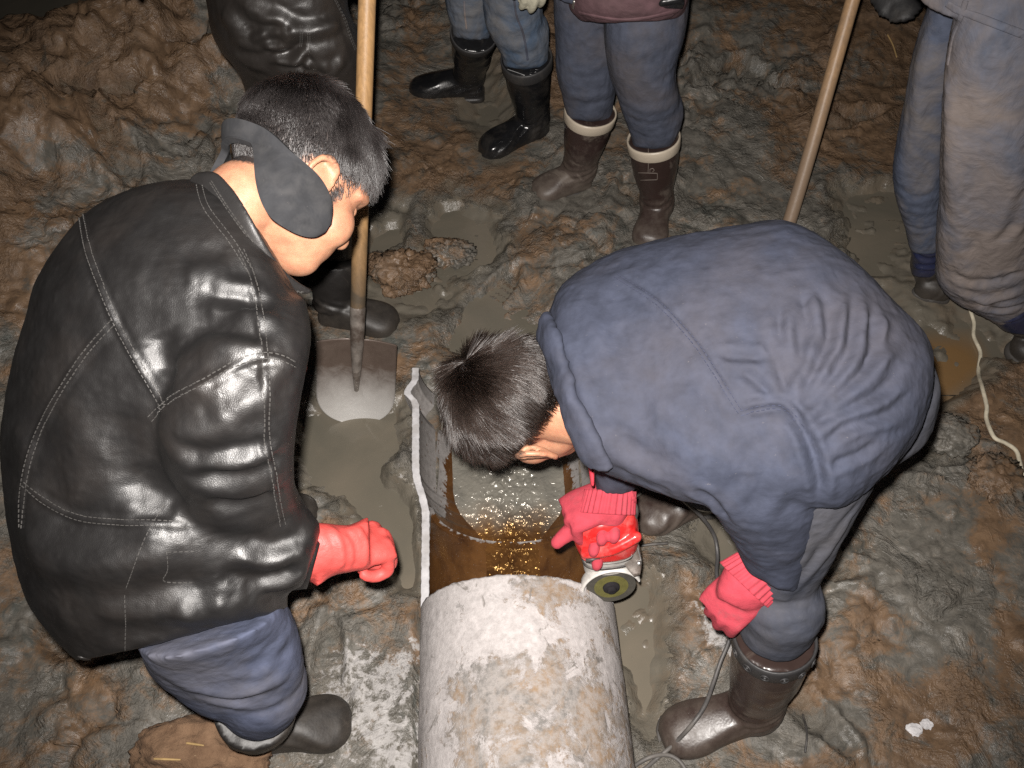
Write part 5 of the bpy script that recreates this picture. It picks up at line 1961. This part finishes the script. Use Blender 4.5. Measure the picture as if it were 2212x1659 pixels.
crumple(tD, (15, 15, 8), 0.0045, 71)
crumple(tD, (45, 45, 30), 0.0016, 72, True, 3)
jD = link("jeans", tD, M['jeans_d'], pD)
bvD = bvh_of(tD)
link("side_seam", mesh_from("side_seam", *ribbon_on(bvD, [(1111, 2), (1116, 35), (1128, 66), (1134, 90), (1140, 130)], .006, .0006, .0012)), M['trouser_e'], jD)
link("side_seam", mesh_from("side_seam", *ribbon_on(bvD, [(1003, 2), (1004, 30), (1008, 62)], .006, .0006, .0012)), M['muddy_blue'], jD)
hD1, tD1 = atz(1045, 205, .012), atz(886, 207, .012)
boot(pD, hD1, tD1, aty(1020, 66, YD1), .072, M['boot_black'], M['dark_band'], wid=.056, hgt=.10, band_h=.03)
hD2, tD2 = atz(1176, 290, .012), atz(1040, 342, .012)
bD, (ank, ax, fr, sd, Hs) = boot(pD, hD2, tD2, aty(1133, 126, YD2), .075, M['boot_black'], M['dark_band'], wid=.056, hgt=.10, band_h=.036)
# the small framed mark on the shaft: outline with two loops
P0 = aty(1131, 130, YD2)
bw = bvh_of(bD.data)
mk = [[(1082, 150), (1097, 150), (1097, 162), (1082, 162), (1082, 150)], [(1087, 154), (1089, 153), (1090, 156), (1088, 158), (1090, 159)], [(1091, 154), (1094, 153), (1095, 158), (1092, 159), (1092, 156), (1095, 156)]]
G = []
for q in mk:
    Pq = [surf(bw, *p) for p in np.array(q, float)]
    G.append(tube([p + n * .001 for p, n in Pq], [.0011] * len(Pq), n=6, sub=1))
link("boot_mark", mesh_from("boot_mark", *join(*G)), M['tag'], bD)
for k in range(4):
    Pq = [surf(bw, 1143 + i * 7, 152 + k * 4.5 - i * .3) for i in range(5)]
    G.append(tube([p + n * .0008 for p, n in Pq], [.0016] * 5, n=6, sub=2))
link("ribbed_patch", mesh_from("ribbed_patch", *join(*G[3:])), M['boot_black'], bD)
upper_body(pD, hipD[0] + .0, hipD[1] + .02, hipD[2] + .16, hipD[2] + .66, M['blue_trouser'])
gD = fuse("glove", [xf(g, aty(1140, -135, 2.10), frame(cR(.1, -1, .2), cR(.2, .3, -1))) for g in hand_geo([(.4, .6, .4)] * 4, (.7, .5, -.4), 1.15)], 0.005, 2)
link("glove", gD, M['glove_white'], pD)

# 4. man in slate trousers, maroon coat and brown boots with a cream band
pE = empty("person", (atz(1220, 420, 0) + atz(1400, 530, 0)) / 2, "person in slate trousers and brown boots with cream top bands", "person")
YE1, YE2 = 2.06, 1.93
eR = [(1192, -60, YE1 + .02, 1350, -60, YE1 + .02, .12), (1195, 0, YE1, 1345, 0, YE1, .115), (1199, 80, YE1, 1338, 80, YE1, .108), (1204, 165, YE1, 1333, 165, YE1, .098), (1214, 205, YE1, 1329, 205, YE1, .090), (1220, 234, YE1, 1323, 236, YE1, .070),
      (1224, 256, YE1, 1319, 258, YE1, .062)]
eL = [(1300, -60, YE2 + .05, 1488, -60, YE2 + .05, .13), (1302, 0, YE2 + .03, 1488, 0, YE2 + .03, .125), (1306, 75, YE2, 1480, 75, YE2, .12), (1315, 145, YE2, 1460, 150, YE2, .112), (1333, 205, YE2, 1467, 212, YE2, .105), (1352, 262, YE2, 1466, 262, YE2, .092),
      (1363, 294, YE2, 1459, 292, YE2, .070), (1367, 318, YE2, 1455, 316, YE2, .062)]
hipE = (aty(1270, -60, YE1) + aty(1394, -60, YE2)) / 2
tE = fuse("trousers", [bt(aty(1272, 240, YE1), .072), bt(aty(1411, 300, YE2), .072), loft(secs_y(eR)), loft(secs_y(eL)), loft([ell(hipE + np.array([0, 0, -.02]), .19, .14), ell(hipE + np.array([0, 0, .2]), .19, .14)])], 0.008, 4, 1)
wrinkle(tE, [([(1210, 195), (1265, 210), (1325, 196)], .006, .012), ([(1215, 215), (1268, 226), (1325, 214)], -.005, .010), ([(1215, 150), (1260, 170), (1320, 150)], -.004, .012), ([(1340, 215), (1400, 240), (1465, 220)], .007, .014),
             ([(1350, 250), (1405, 270), (1462, 250)], -.006, .012), ([(1360, 275), (1410, 290), (1460, 274)], .005, .010), ([(1290, 60), (1320, 120), (1330, 190)], -.010, .016), ([(1310, 70), (1370, 60), (1450, 50)], -.005, .012),
             ([(1345, 120), (1400, 110), (1455, 90)], .005, .014), ([(1400, 180), (1440, 165), (1460, 140)], -.005, .010)],0.3)
crumple(tE, (13, 13, 7), 0.005, 81)
crumple(tE, (40, 40, 26), 0.0012, 82, True, 3)
link("trousers", tE, M['trouser_e'], pE)
boot(pE, atz(1268, 402, .012), atz(1150, 434, .012), aty(1272, 240, YE1), .073, M['boot_mudded'], M['white_band'], wid=.052, hgt=.098, band_h=.030)
bE, (ank, ax, fr, sd, Hs) = boot(pE, atz(1415, 465, .012), atz(1396, 548, .012), aty(1411, 300, YE2), .073, M['boot_brown'], M['white_band'], wid=.054, hgt=.10, band_h=.030)
bw = bvh_of(bE.data)
G = []
for q in ([(1379, 373), (1420, 374), (1420, 388), (1384, 389)], [(1400, 300), (1401, 350), (1400, 372)], [(1404, 371), (1404, 365), (1412, 363), (1414, 368), (1410, 371)]):
    Pq = [surf(bw, *p) for p in resample(np.array(q, float), 5)]
    G.append(tube([p + n * .0006 for p, n in Pq], [.0010] * len(Pq), n=6, sub=1))
link("boot_buckle", mesh_from("boot_buckle", *join(*G)), M['buckle'], bE)
mj = [(1222, -60, 1.97, 1500, -60, 1.93, .20), (1226, -20, 1.97, 1492, -25, 1.93, .20), (1230, 14, 1.97, 1484, 8, 1.93, .195), (1240, 30, 1.97, 1478, 24, 1.93, .185), (1252, 44, 1.97, 1470, 38, 1.93, .17)]
cE = fuse("coat", [loft(secs_y(mj)), loft([ell(hipE + np.array([0, 0.01, .04]), .20, .16), ell(hipE + np.array([0, .01, .25]), .20, .15)])], 0.009, 4, 1)
crumple(cE, (14, 14, 20), 0.004, 83)
co_ = link("coat", cE, M['maroon'], pE)
bwc = bvh_of(cE)
link("hem_band", mesh_from("hem_band", *ribbon_on(bwc, [(1252, 28), (1300, 38), (1345, 43), (1400, 38), (1466, 22)], .012, 0, .0025)), M['maroon'], co_)
link("zip_pull", mesh_from("zip_pull", *tube([surf(bwc, 1240, 6)[0] + cR(0, 0, -.006), surf(bwc, 1238, 20)[0] + cR(0, 0, -.008)], [.004, .0035], n=8)), M['zip'], co_)
upper_body(pE, hipE[0] + .01, hipE[1] + .02, hipE[2] + .12, hipE[2] + .64, M['maroon'], "sweater")
ph = box(aty(1448, 2, 1.80), (.030, .013, .012), axes=np.array([RT, UP, FW]))
phm = fuse("phone", [ph, tube([aty(1432, 4, 1.79), aty(1466, -2, 1.79)], [.011, .011])], .003, 3)
tag(link("phone", phm, M['black']), "small shiny black gadget held against the maroon coat at the top edge", "gadget")

# 5. man in mud caked pale blue work trousers at the right
pF = empty("person", (atz(2000, 628, 0) + atz(2230, 760, 0)) / 2, "person in mud caked pale blue work trousers at the right edge", "person")
YF1, YF2 = 1.66, 1.44
fL = [(2050, -150, YF1 + .05, 2330, -150, YF1 + .05, .15), (2016, -20, YF1 + .03, 2230, -20, YF1 + .03, .145), (1988, 60, YF1 + .02, 2150, 60, YF1 + .02, .135), (1965, 150, YF1, 2090, 150, YF1, .12), (1944, 260, YF1, 2060, 260, YF1, .105), (1930, 350, YF1, 2050, 350, YF1, .095),
      (1932, 410, YF1, 2046, 410, YF1, .09), (1948, 470, YF1, 2040, 470, YF1, .08), (1962, 520, YF1, 2036, 516, YF1, .07), (1966, 540, YF1, 2034, 536, YF1, .066)]
fR = [(2150, -150, YF2 + .1, 2480, -150, YF2 + .1, .16), (2085, -20, YF2 + .08, 2440, -20, YF2 + .08, .16), (2056, 70, YF2 + .05, 2420, 80, YF2 + .05, .155), (2036, 200, YF2 + .02, 2380, 200, YF2 + .02, .15), (2028, 330, YF2, 2330, 340, YF2, .14), (2024, 460, YF2, 2285, 480, YF2, .13),
      (2022, 560, YF2, 2262, 570, YF2, .12), (2034, 615, YF2, 2258, 625, YF2, .11), (2085, 662, YF2, 2256, 665, YF2, .095), (2140, 690, YF2, 2252, 690, YF2, .08)]
hipF = (aty(2180, -150, YF1) + aty(2300, -150, YF2)) / 2
tFl = fuse("trouser_leg", [loft(secs_y(fL))], 0.0075, 5, 1)
wrinkle(tFl, [([(2000, 60), (1985, 200), (1975, 380)], .007, .020), ([(1960, 180), (1950, 300), (1945, 400)], .005, .015), ([(2015, 100), (2005, 250), (2000, 400)], -.006, .016), ([(1940, 440), (1985, 460), (2030, 450)], .006, .010),
              ([(1950, 480), (1990, 495), (2035, 482)], -.005, .008), ([(1935, 400), (1980, 425), (2030, 410)], -.005, .012)],0.3)
crumple(tFl, (13, 13, 5), 0.006, 91)
crumple(tFl, (40, 40, 24), 0.0014, 94, True, 3)
link("trouser_leg", tFl, M['muddy_blue_dark'], pF)
tFr = fuse("trouser_leg", [loft(secs_y(fR)), loft([ell(hipF + np.array([0, 0, -.1]), .2, .15), ell(hipF + np.array([0, 0, .2]), .2, .15)])], 0.008, 6, 1)
wrinkle(tFr, [([(2060, 620), (2120, 650), (2212, 630)], .007, .014), ([(2050, 590), (2120, 610), (2212, 590)], -.006, .014), ([(2045, 100), (2050, 300), (2060, 480)], .006, .022), ([(2180, 250), (2190, 420), (2180, 560)], .007, .030),
              ([(2160, 520), (2190, 470), (2212, 400)], -.007, .016), ([(2100, 500), (2110, 560), (2130, 620)], -.005, .016), ([(2090, 640), (2150, 670), (2212, 660)], -.006, .010)])
crumple(tFr, (9, 9, 4), 0.009, 92)
crumple(tFr, (48, 48, 48), 0.0016, 93, True, 3)
fro = link("trouser_leg", tFr, M['muddy_blue'], pF)
bwf = bvh_of(tFr)
link("pocket_seam", mesh_from("pocket_seam", *ribbon_on(bwf, [(2046, 8), (2070, 22), (2120, 40), (2212, 75)], .014, 0.0005, .002)), M['muddy_blue'], fro)
link("side_seam", mesh_from("side_seam", *ribbon_on(bwf, [(2086, 2), (2074, 40), (2058, 80), (2047, 140)], .010, 0.0005, .002)), M['muddy_blue'], fro)
# wet navy lining hanging below the trouser legs
lnF = [(1966, 520, YF1 + .002, 2036, 512, YF1 + .002, .066), (1968, 550, YF1, 2035, 545, YF1, .064), (1970, 575, YF1, 2036, 572, YF1, .070), (1968, 592, YF1, 2036, 590, YF1, .066)]
l1 = fuse("lining", [loft(secs_y(lnF))], 0.005, 3)
wrinkle(l1, [([(1972, 575), (2000, 580), (2034, 576)], .006, .006), ([(1975, 545), (2000, 560), (2030, 556)], -.005, .007)])
link("lining", l1, M['navy_wet'], pF)
lnR = [(2120, 660, YF2 + .0, 2254, 640, YF2, .09), (2140, 688, YF2, 2256, 680, YF2, .086), (2160, 706, YF2, 2256, 706, YF2, .08)]
l2 = fuse("lining", [loft(secs_y(lnR))], 0.005, 3)
wrinkle(l2, [([(2165, 695), (2190, 690), (2212, 680)], .006, .006)])
link("lining", l2, M['navy_wet'], pF)
boot(pF, atz(2008, 600, .010), atz(2000, 640, .010) + np.array([0, -.03, 0]), aty(2002, 565, YF1), .060, M['boot_muddy'], None, wid=.050, hgt=.095)
boot(pF, atz(2250, 700, .012), atz(2205, 795, .012), aty(2215, 680, YF2), .066, M['boot_muddy'], None, wid=.054, hgt=.098)
upper_body(pF, hipF[0], hipF[1] + .04, hipF[2] + .28, hipF[2] + .78, M['muddy_blue_dark'])

# 6. man in black leather behind the stooping one
pC = empty("person", atz(720, 690, 0), "person in wrinkled black leather clothes standing behind the shovel", "person")
YC = 1.66
cC = [(420, -260, YC + .1, 800, -260, YC + .1, .16), (430, -110, YC + .06, 775, -110, YC + .06, .165), (446, 0, YC + .03, 748, 0, YC + .03, .165), (456, 70, YC + .01, 772, 70, YC + .01, .165), (478, 112, YC, 784, 116, YC, .16), (514, 155, YC, 784, 160, YC, .15), (534, 205, YC, 776, 205, YC, .13),
      (560, 260, YC, 770, 260, YC, .12)]
lC1 = [(540, 220, YC, 670, 220, YC, .11), (560, 320, YC, 672, 320, YC, .10), (580, 420, YC, 676, 420, YC, .09), (600, 520, YC, 690, 520, YC, .08), (610, 560, YC, 690, 560, YC, .075)]
lC2 = [(660, 220, YC - .02, 776, 220, YC - .02, .11), (664, 330, YC - .04, 772, 330, YC - .04, .10), (668, 430, YC - .06, 768, 430, YC - .06, .09), (676, 520, YC - .08, 764, 520, YC - .08, .078), (682, 560, YC - .09, 762, 560, YC - .09, .07)]
cc = fuse("leather_suit", [loft(secs_y(cC)), loft(secs_y(lC1)), loft(secs_y(lC2))], 0.009, 4, 1)
wrinkle(cc, [([(500, 0), (560, 30), (630, 60), (560, 80)], .010, .016), ([(590, 50), (640, 68), (700, 62), (745, 40)], .012, .014), ([(570, 78), (600, 62), (632, 58)], -.010, .012), ([(568, 95), (600, 104), (630, 80)], .010, .009),
             ([(540, 90), (580, 70), (612, 70)], .009, .009), ([(590, 128), (630, 132), (660, 108)], .011, .009), ([(610, 118), (640, 112), (655, 90)], -.008, .008), ([(630, 140), (655, 132), (670, 150)], .009, .008),
             ([(480, 20), (510, 60), (520, 100)], .010, .020), ([(690, 140), (720, 150), (745, 125)], .009, .012), ([(520, 110), (560, 120), (590, 112)], -.006, .010), ([(730, 20), (760, 80), (775, 120)], .005, .010),
             ([(500, 112), (540, 140), (580, 150)], .006, .012), ([(640, 160), (690, 170), (740, 160)], .007, .012)], 0.72)
crumple(cc, (14, 14, 14), 0.003, 95)
crumple(cc, (55, 55, 55), 0.0010, 96, True, 3)
cco = link("leather_suit", cc, M['leather_old'], pC)
bwc = bvh_of(cc)
link("stitching", mesh_from("stitching", *stitches(bwc, [[(722, 0), (742, 40), (755, 80), (768, 112)], [(648, 55), (648, 85), (648, 108)], [(664, 55), (665, 85), (664, 115)]], offs=(0, .004), w=.0012), False), M['stitch'], cco)
upper_body(pC, aty(600, -260, YC + .1)[0], YC + .12, aty(600, -200, YC + .1)[2], aty(600, -200, YC + .1)[2] + .50, M['leather_old'])
boot(pC, atz(700, 690, .012), atz(862, 715, .012), aty(722, 560, YC - .09), .072, M['boot_muddy'], None, wid=.056, hgt=.10)
boot(pC, atz(560, 600, .012), atz(640, 660, .012), aty(650, 560, YC), .070, M['boot_muddy'], None, wid=.056, hgt=.10)

# unidentified dark cloth shape at the top right
pG = empty("dark_cloth", atz(1960, 20, .05), "dark cloth shape at the top edge beside the pole", "fabric")
sk = fuse("fabric", [loft([(aty(1880, -62, 2.62), np.array([.02, 0, 0]), np.array([0, .08, .05])), (aty(1920, -58, 2.58), np.array([.03, 0, .0]), np.array([0, .12, .10])), (aty(1975, -60, 2.55), np.array([.03, 0, 0]), np.array([0, .12, .09])), (aty(2030, -64, 2.55), np.array([.02, 0, 0]), np.array([0, .10, .08]))], n=24)], .01, 3)
crumple(sk, (14, 14, 14), .012, 97)
link("cloth_shape", sk, M['dark_band'], pG)

# ====================================================================== SHOVEL AND POLE
shv = empty("shovel", atz(770, 905, 0), "steel shovel with a pale wooden handle standing in the mud", "shovel")
tip = atz(768, 915, -.012)
topc = atz(772, 733, .215)
bl = topc - tip
up_b = unit(bl)
rt_b = unit(np.array([1, 0.10, -0.03]) - up_b * (np.array([1, 0.10, -0.03]) @ up_b))
nb_ = np.cross(rt_b, up_b)
if nb_[1] > 0:
    nb_ = -nb_                      # blade's hollow faces the camera side
V, F = [], []
nu, nv = 40, 44
Lb = np.linalg.norm(bl)
for sgn in (1, -1):
    for j in range(nv + 1):
        t = j / nv
        wv = 0.098 * (1 - 0.02 * t) * math.sqrt(max(0, 1 - max(0, (0.42 - t) / 0.42) ** 2.3)) + 0.001
        for i in range(nu + 1):
            s_ = -1 + 2 * i / nu
            x_ = s_ * wv
            dish = 0.026 * (x_ / 0.098) ** 2 - 0.018 * math.sin(math.pi * t * 0.9) + 0.020 * max(0, t - .85) / .15 * 0.0
            crease = 0.012 * math.exp(-(x_ / 0.012) ** 2) * sstep(0.30, 0.55, t)
            V.append(tip + up_b * (Lb * t) + rt_b * x_ + nb_ * (dish + crease + sgn * 0.0012))
for sgn in range(2):
    o = sgn * (nu + 1) * (nv + 1)
    for j in range(nv):
        for i in range(nu):
            a = o + j * (nu + 1) + i
            F.append((a, a + 1, a + nu + 2, a + nu + 1) if sgn == 0 else (a, a + nu + 1, a + nu + 2, a + 1))
o = (nu + 1) * (nv + 1)
for j in range(nv):
    for i in (0, nu):
        a = j * (nu + 1) + i
        F.append((a, a + nu + 1, a + nu + 1 + o, a + o))
for i in range(nu):
    for j in (0, nv):
        a = j * (nu + 1) + i
        F.append((a, a + 1, a + 1 + o, a + o))


def m_blade():
    m, nt, b = nodes("shovel_steel")
    v = coords(nt)
    w = attr(nt, "wear")
    n = noise(nt, v, 22, 7, 0.68, 0.5)
    f = math_(nt, 'ADD', w, math_(nt, 'MULTIPLY', math_(nt, 'SUBTRACT', n, 0.5), 0.55))
    k = ramp(nt, f, [(0.15, 0.0), (0.55, 0.45), (0.92, 1.0)])
    setcol(nt, b, mixc(nt, k, mixc(nt, n, (0.060, 0.040, 0.031), (0.15, 0.115, 0.095)), (0.72, 0.70, 0.67)))
    lk(nt, ramp(nt, k, [(0.0, 0.42), (1.0, 0.40)]), b.inputs["Roughness"])
    lk(nt, ramp(nt, k, [(0.0, 0.2), (1.0, 0.55)]), b.inputs["Metallic"])
    bump(nt, b, (n, 0.25, 0.002), (noise(nt, v, 160, 4, 0.7), 0.3, 0.001))
    return m


bm_ = mesh_from("blade", V, F)
tt = ((co(bm_) - tip) @ up_b) / Lb
fattr(bm_, "wear", np.clip(1.12 - 1.45 * tt, 0, 1))
link("blade", bm_, m_blade(), shv)
hb = tip + up_b * (Lb * 0.40) + nb_ * (-0.008)
hk = topc + nb_ * 0.012
hs = atz(772, 690, .275)
ht = aty(793, 0, 1.60)
hdir = unit(ht - hs)
sok = mesh_from("socket", *tube([hb, tip + up_b * (Lb * 0.66) + nb_ * 0.006, hk, hs, hs + hdir * .03], [.006, .0115, .0165, .0185, .0190], n=18))
link("socket", sok, M['steel'], shv)
hpts = [hs + hdir * .0, hs + hdir * .3, ht, ht + hdir * .45]
hw_ = mesh_from("handle", *tube(hpts, [.0178, .0180, .0178, .0172], n=20, sub=14))
d_ = (co(hw_) - hs) @ hdir
fattr(hw_, "mud", sstep(0.26, 0.04, d_ + 0.04 * fbm(co(hw_) * 20, 3, 8)))
link("handle", hw_, M['wood_pale'], shv)

pole = empty("wooden_pole", atz(1685, 560, 0), "brown wooden pole leaning behind the stooping navy jacket", "pole")
p0, p1 = atz(1680, 560, .0), aty(1842, 0, 2.12)
pd_ = unit(p1 - p0)
pw = mesh_from("shaft", *tube([p0, p0 * .6 + p1 * .4 + np.array([.004, 0, 0]), p1, p1 + pd_ * .5], [.0205, .0195, .0190, .0185], n=20, sub=14))
d_ = (co(pw) - p0) @ pd_
fattr(pw, "mud", sstep(0.75, 0.15, d_ + 0.06 * fbm(co(pw) * 14, 3, 8)))
link("shaft", pw, M['wood_dark'], pole)
ferr = mesh_from("mud_collar", *tube([p0 + pd_ * .0, p0 + pd_ * .10], [.023, .0215], n=18))
link("mud_collar", ferr, M['steel'], pole)

# ====================================================================== SMALL THINGS ON THE MUD
rp = [(2088, 640), (2094, 672), (2102, 700), (2101, 730), (2108, 775), (2116, 800), (2119, 838), (2129, 880), (2128, 905), (2137, 932), (2148, 950), (2170, 960), (2192, 976), (2200, 1000), (2206, 1030), (2209, 1062)]
rpts = [gpt(*p, .006) for p in rp]
for p in rpts:
    p[2] = max(p[2], 0.006)
tag(link("white_cord", mesh_from("white_cord", *tube(rpts, [.0052] * len(rpts), n=10, sub=8)), M['rope']), "length of white cord winding over the wet mud at right", "cord")


def clod(name, sx, sy, r, seed, label, mat, squash=.62, sink=.25, group=None, stretch=(1, 1), rough=1.0):
    b = bmesh.new()
    bmesh.ops.create_icosphere(b, subdivisions=5, radius=1.0)
    me = bpy.data.meshes.new(name)
    b.to_mesh(me)
    b.free()
    V_ = co(me)
    d = 1 + 0.30 * fbm(V_ * 1.6 + seed, 4, seed) + 0.20 * rough * ridged(V_ * 3.1 + seed, 3, seed + 3) + 0.05 * rough * fbm(V_ * 11, 3, seed + 5)
    q = V_ * d[:, None]
    cl, c2, hd = worley2(np.stack([q[:, 0] * 2.2 + q[:, 2], q[:, 1] * 2.2 - q[:, 2] * .7], 1), seed)
    q *= (1 - 0.10 * rough * sstep(0.18, 0.0, c2 - cl))[:, None]
    g = gpt(sx, sy)
    q = q * np.array([r * stretch[0], r * stretch[1], r * squash]) + g + np.array([0, 0, r * squash * (1 - 2 * sink)])
    setco(me, q)
    me.polygons.foreach_set("use_smooth", np.ones(len(me.polygons), bool))
    if mat is M['mud']:
        fattr(me, "brown", np.full(len(q), 0.30 + 0.5 * (seed % 3) / 2))
        fattr(me, "dust", np.zeros(len(q)))
        fattr(me, "wet", np.zeros(len(q)))
    o = link(name, me, mat)
    tag(o, label, "clod", group)
    return o


GC = "lumps of clay lying on the mud"
clod("clay_clod", 460, 1640, .098, 3, "broad dry brown clay clod beside the black boot at the bottom", M['clay'], .8, .10, GC, (1.25, .62), .4)
clod("clay_clod", 395, 1668, .060, 8, "smaller dry clay lump at the left end of the broad dry clod", M['clay'], .8, .10, GC, (1.1, .7), .4)
clod("clay_clod", 868, 585, .074, 5, "grey wet clay clod right of the shovel handle in the puddle", M['mud'], .75, .25, GC, (1.15, .9), 1.6)
clod("clay_clod", 905, 603, .044, 9, "small grey clay lump leaning on the clod right of the shovel handle", M['mud'], .75, .2, GC)
clod("clay_clod", 972, 558, .060, 4, "brown wet clay clod standing in the puddle, rightmost of the row beside the shovel handle", M['mud'], .7, .3, GC, (1.2, .8), 1.5)
clod("clay_clod", 820, 578, .038, 6, "small lump touching the shovel handle's right side", M['mud'], .8, .25, GC)
clod("clay_clod", 2045, 945, .060, 12, "dark clay lump between the navy jacket and the white cord", M['mud'], .5, .3, GC, (1.1, .9))
clod("clay_clod", 2150, 1035, .060, 14, "brown clay lump below the bend of the white cord", M['mud'], .4, .35, GC, (1, 1), 1.5)
clod("clay_clod", 1350, 660, .001, 15, "tiny pebble of clay", M['mud']) if False else None

for sx, sy, s_, lab in ((1972, 1578, .013, "larger scrap of crumpled white paper on the mud at lower right"), (1999, 1566, .0105, "smaller scrap of white paper, right of the larger one")):
    b = bmesh.new()
    bmesh.ops.create_icosphere(b, subdivisions=3, radius=1.0)
    me = bpy.data.meshes.new("paper_scrap")
    b.to_mesh(me)
    b.free()
    V_ = co(me)
    q = V_ * (1 + .5 * ridged(V_ * 1.7 + sx, 3, int(sx)))[:, None] * np.array([s_, s_ * .8, s_ * .35]) + gpt(sx, sy, .006)
    setco(me, q)
    tag(link("paper_scrap", me, M['paper']), lab, "paper scrap", "scraps of white paper")


def stick(name, pts, r, mat, label, cat, lift=.004, zs=None):
    P_ = [gpt(x, y, lift) if zs is None else atz(x, y, zs) for x, y in pts]
    tag(link(name, mesh_from(name, *tube(P_, [r] * len(P_), n=8, sub=4)), mat), label, cat)


def on_top(names, sx, sy):
    best = None
    for o in bpy.data.objects:
        if o.name.startswith(names) and o.type == 'MESH':
            bb = bvh_of(o.data)
            hh = bb.ray_cast(Vector(C0), Vector(sdir(sx, sy)).normalized())
            if hh[0] is not None and (best is None or hh[3] < best[1]):
                best = (np.array(hh[0]), hh[3])
    return best[0] if best else gpt(sx, sy, .004)


for a, bpt, lab in (((335, 1640), (390, 1642), "long straw lying on the dry clay clod"), ((405, 1606), (440, 1611), "short straw lying near the top of the dry clay clod")):
    pts = [on_top("clay_clod", a[0] + (bpt[0] - a[0]) * t, a[1] + (bpt[1] - a[1]) * t) + np.array([0, 0, .003]) for t in (0, .5, 1)]
    tag(link("straw", mesh_from("straw", *tube(pts, [.0020, .0022, .0016], n=8, sub=3)), M['straw']), lab, "straw", "bits of straw")
stick("twig", [(1386, 1181), (1410, 1178), (1440, 1176)], .0035, M['dark_plastic'], "short dark twig on the mud right of the grinder", "twig", .006)
stick("straw", [(1918, 75), (1928, 100), (1936, 125)], .0028, M['straw'], "straw stuck to the mud bank beside the pale blue trousers", "straw", .006)
stick("twig", [(1733, 1545), (1742, 1585), (1738, 1625)], .0024, M['dark_plastic'], "thin dark rootlet on the mud right of the brown boot", "twig", .004)
stick("wire_curl", [(2045, 936), (2030, 942), (2022, 950), (2026, 962)], .0016, M['rope'], "tiny curl of pale thread left of the white cord", "thread", .010)
